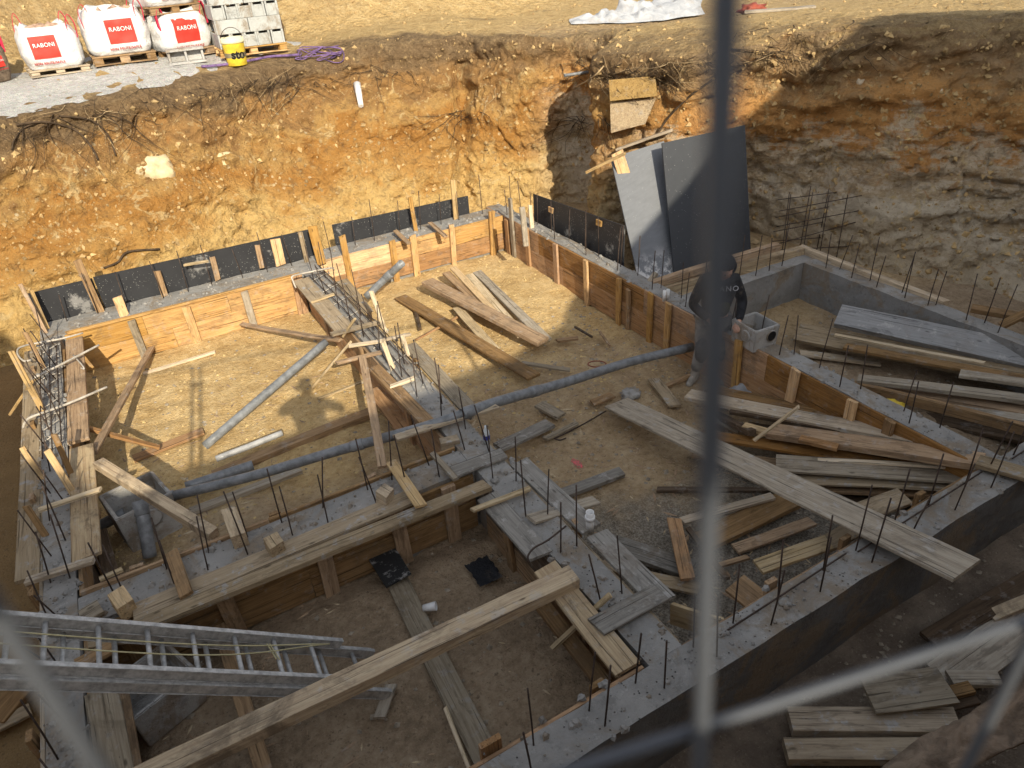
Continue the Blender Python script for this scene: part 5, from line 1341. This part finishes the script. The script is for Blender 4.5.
def person(label, base, rr, ff, J, cloth, hood, bag=None):
    """J: joints in (right-of-picture, forward, up) metres"""
    root = empty('person', base); tag(root, label, 'person')
    T = lambda p: rr*p[0]+ff*p[1]+Vector((0, 0, p[2]))
    j = {k: T(v) for k, v in J.items()}
    mid = lambda a, b, t=.5: j[a].lerp(j[b], t)
    Z = Vector()
    def hand(side):
        w, h = j['wrist'+side], j['hand'+side]; d = (h-w).normalized(); up = Vector((0, 0, 1)); s = d.cross(up).normalized(); n = s.cross(d)
        sg = 1 if side == 'A' else -1
        palm = w+d*.075; ch = [[(w, .027), (w+d*.035, (.034, .022)), (palm, (.036, .02))]]
        cl = []
        for k in range(4):
            b = palm+s*(.026-.0175*k)-d*.012; L = (.075, .084, .078, .06)[k]
            p1 = b+d*(.03)-n*.004; p2 = p1+(d*.7-n*.7)*L*.42; p3 = p2+(d*.05-n)*L*.35
            ch.append([(palm, (.036, .02)), (b+d*.014, .0095), (p1, .0092), (p2, .0085), (p3, .007)])
        b = w+d*.03+s*sg*.0; t1 = w+d*.045+s*.036; t2 = t1+(d*.8+s*.35-n*.35)*.036; t3 = t2+(d*.7-s*.2-n*.6)*.03
        ch.append([(w+d*.035, (.034, .022)), (t1, .0115), (t2, .0105), (t3, .008)])
        return ch
    hd = (j['head']-j['neck']).normalized()
    face = j['face'].normalized() if 'face' in j else ff
    hc = j['head']
    body = [[(j['pelvis'], (.15, .11)), (mid('pelvis', 'chest'), (.14, .10)), (j['chest'], (.165, .115)), (j['neck']-hd*.06, (.08, .07)), (j['neck'], (.055, .055)), (hc-hd*.07+face*.012, (.062, .07)), (hc, (.075, .088)), (hc+hd*.07, (.066, .078)), (hc+hd*.105, (.03, .036))]]
    for s in 'AB':
        body.append([(j['chest'], (.165, .115)), (j['sh'+s], .062), (mid('sh'+s, 'el'+s), .048), (j['el'+s], .04), (mid('el'+s, 'wrist'+s), .036), (j['wrist'+s], .027)])
        body.append([(j['pelvis'], (.15, .11)), (j['hip'+s], .09), (mid('hip'+s, 'knee'+s), .075), (j['knee'+s], .056), (mid('knee'+s, 'ank'+s, .4), .052), (j['ank'+s], .038), (j['toe'+s].lerp(j['ank'+s], .3)-Vector((0, 0, .02)), .04), (j['toe'+s], .03)])
        body += hand(s)
    # nose as an extra bump of the same surface
    body.append([(hc, (.075, .088)), (hc+face*.088-hd*.015, .016)])
    b = skin('body', body, SKIN, root, Z, 2)
    sdv = face.cross(hd).normalized()
    for e in (-1, 1):
        q = blob('eye', base+hc+face*.083+sdv*e*.031+hd*.012, (.011, .011, .008), EYE, root, 0, 1, 2)
        q = blob('ear', base+hc+sdv*e*.082-hd*.005, (.014, .018, .03), SKIN, root, .2, 1, 2)
    blob('mouth', base+hc+face*.080-hd*.055, (.022, .016, .007), LIP, root, 0, 1, 2)
    hairm = blob('hair', base+hc+hd*.045-face*.022, (.088, .098, .078), HAIR, root, .1, 5, 3)
    top = [[(j['pelvis']+Vector((0, 0, .02)), (.185, .145)), (mid('pelvis', 'chest'), (.185, .145)), (j['chest'], (.195, .145)), (j['neck']-hd*.05, (.105, .095)), (j['neck']-hd*.0, (.075, .075))]]
    for s in 'AB':
        top.append([(j['chest'], (.195, .145)), (j['sh'+s], .088), (mid('sh'+s, 'el'+s), .072), (j['el'+s], .064), (mid('el'+s, 'wrist'+s), .055), (j['el'+s].lerp(j['wrist'+s], .93), .044)])
    skin('sweatshirt', top, cloth, root, Z)
    leg = []
    for s in 'AB':
        leg.append([(j['pelvis']-Vector((0, 0, .0)), (.17, .135)), (j['hip'+s]-Vector((0, 0, .05)), .118), (mid('hip'+s, 'knee'+s), .102), (j['knee'+s], .082), (mid('knee'+s, 'ank'+s), .076), (j['ank'+s]+Vector((0, 0, .05)), .066)])
    skin('trousers', leg, TROUS, root, Z)
    for s in 'AB':
        d = (j['toe'+s]-j['ank'+s]); d.z = 0; d.normalize(); a = j['ank'+s]
        skin('boot', [[(a+Vector((0, 0, .10)), .058), (a, .056), (a-Vector((0, 0, .045))+d*.02, (.05, .052)), (a-Vector((0, 0, .05))+d*.10, (.052, .046)), (a-Vector((0, 0, .058))+d*.18, (.046, .036)), (a-Vector((0, 0, .066))+d*.215, (.03, .026))], [(a-Vector((0, 0, .045))+d*.02, (.05, .052)), (a-Vector((0, 0, .055))-d*.055, (.042, .042))]], BOOT, root, Z)
    if hood:
        # open-faced hood wrapped round the head
        bm = bmesh.new(); bmesh.ops.create_icosphere(bm, subdivisions=4, radius=1)
        F3 = Matrix((sdv, face, hd)).transposed(); kill = []
        for v in bm.verts:
            n = v.co.copy(); q = Vector((n.x*.118, n.y*.125-.02, n.z*.145+.012))
            if n.y > .55 and n.z < .62 and abs(n.x) < .75: kill.append(v)
            q *= 1+.05*noise.noise(n*3)
            v.co = F3 @ q
        bmesh.ops.delete(bm, geom=kill, context='VERTS')
        h = link('hood', bm_mesh(bm, True), cloth, root); h.location = hc
        m = h.modifiers.new('s', 'SOLIDIFY'); m.thickness = .012; m.offset = -1
    return root, j
wb = at(706, 376, floor_z(5.4, 5.6)); wb.z = floor_z(wb.x, wb.y)-.0
RR = Vector((.865, -.5, 0)).normalized(); FF = Vector((-.5, -.865, 0)).normalized()
J = dict(pelvis=(.03, -.02, .90), chest=(.03, .06, 1.25), neck=(.03, .13, 1.44), head=(.04, .21, 1.565), face=(.12, .75, -.65),
         shA=(.21, .08, 1.37), elA=(.31, .10, 1.09), wristA=(.23, .30, .93), handA=(.19, .38, .90),
         shB=(-.16, .07, 1.37), elB=(-.27, .10, 1.09), wristB=(-.10, .30, .97), handB=(-.04, .38, .94),
         hipA=(.12, -.02, .86), kneeA=(.14, .08, .48), ankA=(.13, .0, .105), toeA=(.16, .21, .045),
         hipB=(-.08, -.02, .86), kneeB=(-.12, .10, .49), ankB=(-.15, .04, .105), toeB=(-.27, .21, .045))
wk, jw = person('worker in a black hooded sweatshirt and dusty trousers looking down by the orange boards', wb, RR, FF, J, HOOD, True)
# front panel, knee patches, chest print
T = lambda p: RR*p[0]+FF*p[1]+Vector((0, 0, p[2]))
skin('vest_panel', [[(T((.06, .10, .92)), (.10, .075)), (T((.06, .135, 1.06)), (.12, .075)), (T((.05, .16, 1.14)), (.09, .05))]], OLIVE, wk, Vector())
for s in 'AB':
    k = jw['knee'+s]; blob('knee_patch', wb+k+FF*.03, (.085, .08, .17), KNEE, wk, .1, 3, 3)
mt = Matrix.Identity(4); nrm = (FF*.98+Vector((0, 0, .12))).normalized(); upv = nrm.cross(RR).normalized()
if upv.z < 0: upv = -upv
mt = Matrix((RR, upv, nrm)).transposed().to_4x4(); mt.translation = wb+T((.05, .236, 1.33))
text('chest_print', 'ITANO', .085, plain('pale_print', (.42, .43, .46), .7, 0, 0, 0), mt, wk, .004, 0, 1.25)
# photographer standing on the near bank, behind the lens
pf = Vector((_f.x, _f.y, 0)).normalized(); pr = _r.copy(); pz = 3.45
sh = Vector((SUN.x, SUN.y, 0)).normalized(); pb = Vector((0, 0, pz))-sh*.40-pf*.10
J = dict(pelvis=(0, 0, .93), chest=(0, .03, 1.30), neck=(.01, .06, 1.49), head=(.02, .09, 1.61), face=(0, .9, -.4),
         shA=(.19, .03, 1.41), elA=(.38, .12, 1.24), wristA=(.17, .27, 1.20), handA=(.13, .33, 1.23), shB=(-.19, .03, 1.41), elB=(-.38, .12, 1.24), wristB=(-.17, .27, 1.20), handB=(-.13, .33, 1.23),
         hipA=(.1, 0, .89), kneeA=(.11, .03, .49), ankA=(.11, -.02, .1), toeA=(.13, .18, .04), hipB=(-.1, 0, .89), kneeB=(-.11, .03, .49), ankB=(-.11, -.02, .1), toeB=(-.13, .18, .04))
ph, jp = person('photographer in a dark jacket holding up a phone on the near bank', pb, pr, pf, J, BLUEC, False)
phn = link('phone', beam_mesh(.15, .008, .072, ch=.003, warp=0, skew=0), BLACKP)
Mx = Matrix((RX, _f, UX)).transposed().to_4x4() if True else None
Mx = Matrix((RX, _f, RX.cross(_f))).transposed().to_4x4(); Mx.translation = CAM-_f*.02-RX*.05
phn.matrix_basis = Mx; tag(phn, 'black phone held up by the photographer', 'phone')
# ------------------------------------------------------------------ site fence on the near bank
FD = Vector((.97, -.243, 0)).normalized(); FN = Vector((.243, .97, 0)).normalized(); FDist = .10
def on_fence(px, py):
    d = ray(px, py); return CAM+d*(FDist/d.dot(FN))
v0 = on_fence(712, 300); s0 = (v0-CAM).dot(FD); hz = on_fence(845, 697).z
v1 = on_fence(60, 710); s1 = (v1-CAM).dot(FD)
print('fence', s0, s1, hz)
org = Vector((0, 0, 0))+FN*FDist
fence = empty('mesh_fence', org+Vector((0, 0, 3.45))); tag(fence, 'galvanised wire mesh site fence right before the lens', 'fence')
def fp(s, z): return Vector((org.x, org.y, 0))+FD*s+Vector((0, 0, z))
sL = -1.28; ZB, ZTOP = 3.55, 5.42
sp = (s0-s1)
k = -int((s0-sL)/sp)
while s0+k*sp < 2.2:
    s = s0+k*sp
    if k == 0:
        a, b = on_fence(725, 0), on_fence(700, 768); u = (b-a)/(b.z-a.z); tube('wire', [a+u*(ZB-a.z), a+u*(ZTOP-a.z)], .0025, GALV, fence, 8)
    else: tube('wire', [fp(s, ZB), fp(s, ZTOP)], .0019, GALV, fence, 8)
    k += 1
z = hz
zs_ = [hz]
while zs_[-1]+.25 < ZTOP: zs_.append(zs_[-1]+.25)
q = hz-.25
while q > ZB: zs_.append(q); q -= .25
for z in zs_: tube('wire', [fp(sL, z)+FN*.0045, fp(2.2, z)+FN*.0045], .0019, GALV, fence, 8)
for s in (sL, 2.2): tube('post', [fp(s, 3.42), fp(s, ZTOP)], .021, GALV, fence, 12)
for z in (ZB, ZTOP): tube('rail', [fp(sL, z), fp(2.2, z)], .016, GALV, fence, 10)
f2 = empty('mesh_fence', fp(sL-.1, 3.45)); tag(f2, 'next fence panel along the near bank, left of the lens', 'fence')
for s in (sL-.10, sL-2.6): tube('post', [fp(s, 3.42), fp(s, ZTOP)], .021, GALV, f2, 12)
for z in [ZB, ZTOP]+zs_: tube('rail', [fp(sL-.1, z), fp(sL-2.6, z)], .016 if z in (ZB, ZTOP) else .002, GALV, f2, 8)
for i in range(1, 20): tube('wire', [fp(sL-.1-i*.125, ZB), fp(sL-.1-i*.125, ZTOP)], .002, GALV, f2, 6)
for z in (4.0, 5.1): 
    c_ = tag(tube('fence_coupler', [fp(sL+.03, z), fp(sL-.13, z)], .035, GALV), 'steel coupler joining the two fence panels, %s one' % ('lower' if z < 4.5 else 'upper'), 'coupler')
# ------------------------------------------------------------------ buildings behind that shade the pit
Yb = -6.0; tS = (-3-Yb)/SUN.y
def shift(x, z): return (x-SUN.x*tS, z-SUN.z*tS)
def prof_house(name, label, prof, y0, y1, zg, mat):
    o = empty(name, ((prof[0][0]+prof[-1][0])/2, (y0+y1)/2, zg)); tag(o, label, 'house')
    P = [(prof[0][0], zg-.3)]+prof+[(prof[-1][0], zg-.3)]; n = len(P); inv = parent_inv(o)
    vs = [inv @ Vector((x, y0, z)) for x, z in P]+[inv @ Vector((x, y1, z)) for x, z in P]
    fs = [tuple(range(n)), tuple(range(2*n-1, n-1, -1))]+[(i, n+i, n+(i+1) % n, (i+1) % n) for i in range(n)]
    bm = bmesh.new(); me = mesh_of(vs, fs); bm.from_mesh(me); link('wall', bm_mesh(bm), mat, o)
    rv_, rf_ = [], []
    for (x, z) in prof:
        for y in (y0+.0, y1-.2):
            for dz in (.02, .16): rv_.append(inv @ Vector((x, y, z+dz)))
    for i in range(len(prof)-1):
        a = i*4; rf_ += [(a+1, a+5, a+7, a+3), (a, a+2, a+6, a+4), (a, a+4, a+5, a+1), (a+2, a+3, a+7, a+6)]
    link('roof', mesh_of(rv_, rf_), plain('roof_tiles_'+name, (.25, .11, .07), .8, 0, .3, .6, 5), o)
    return o, inv
REND = plain('pale_render_wall', (.62, .58, .5), .9, 0, .15, .3, 3)
pr_ = [shift(*q) for q in ((-4.55, 6.5), (-3.0, 6.55), (-2.4, 5.88), (2.25, 5.86), (3.3, 6.1), (3.56, 6.33), (4.96, 7.2), (5.75, 7.7), (6.6, 8.36), (7.57, 8.88), (8.5, 9.45), (9.6, 9.5), (10.6, 9.35), (11.4, 8.95), (12.6, 8.75), (13.5, 8.6), (20, 7.5))]
hs_, inv = prof_house('house', 'tall rendered house behind the photographer', pr_, Yb, Yb-9, 3.3, REND)
for x in (4.2, 6.5, 9, 11.5, 14):
    wf = box('window', x-.55, x+.55, Yb-.03, Yb+.04, 4.5, 5.9, W['pale'], hs_, .3, 0); g = box('pane', x-.45, x+.45, Yb+.03, Yb+.05, 4.6, 5.8, plain('window_glass', (.03, .04, .05), .1, 0, 0, 0), None, .4, 0); g.parent = wf; g.location = parent_inv(wf) @ Vector((x, Yb+.03, 4.6))
pl_ = [shift(*q) for q in ((-9, 9.0), (-4.9, 9.2), (-4.3, 8.7), (-4.1, 7.4), (-4.0, 6.3))]
prof_house('house', 'narrow neighbouring house behind the near bank at left', pl_, Yb, Yb-6, 3.2, REND)
# ------------------------------------------------------------------ light, sky, camera
w = bpy.data.worlds.new('World'); sc.world = w; w.use_nodes = True; nt = w.node_tree; nt.nodes.clear()
sk = nt.nodes.new('ShaderNodeTexSky'); sk.sky_type = 'NISHITA'; sk.sun_disc = False
sk.sun_elevation = math.asin(-SUN.z); sk.sun_rotation = math.atan2(-SUN.x, -SUN.y); sk.dust_density = 1.5
bg = nt.nodes.new('ShaderNodeBackground'); bg.inputs[1].default_value = .14
wo = nt.nodes.new('ShaderNodeOutputWorld'); hsv = nt.nodes.new('ShaderNodeHueSaturation'); hsv.inputs['Saturation'].default_value = .32; nt.links.new(sk.outputs[0], hsv.inputs['Color']); nt.links.new(hsv.outputs[0], bg.inputs[0]); nt.links.new(bg.outputs[0], wo.inputs[0])
L = bpy.data.lights.new('sun', 'SUN'); L.energy = 3.7; L.angle = R(.45); L.color = (1, .89, .70)
lo = bpy.data.objects.new('sun', L); col.objects.link(lo); lo.rotation_euler = SUN.to_track_quat('-Z', 'Y').to_euler(); lo.location = (-5, -20, 20)
cam = bpy.data.cameras.new('camera'); co = bpy.data.objects.new('camera', cam); col.objects.link(co)
cam.sensor_width = 36; cam.lens = F/1024*36; cam.clip_start = .01; cam.clip_end = 3000
m = Matrix((RX, UX, -_f)).transposed().to_4x4(); m.translation = CAM; co.matrix_world = m
cam.dof.use_dof = True; cam.dof.focus_distance = 8.0; cam.dof.aperture_fstop = cam.lens/4.2
sc.camera = co
sc.view_settings.view_transform = 'Standard'; sc.view_settings.look = 'None'; sc.view_settings.exposure = 0.72; sc.view_settings.gamma = 1
sc.view_settings.use_curve_mapping = False
sc.cycles.max_bounces = 6; sc.cycles.diffuse_bounces = 4; sc.cycles.use_denoising = True
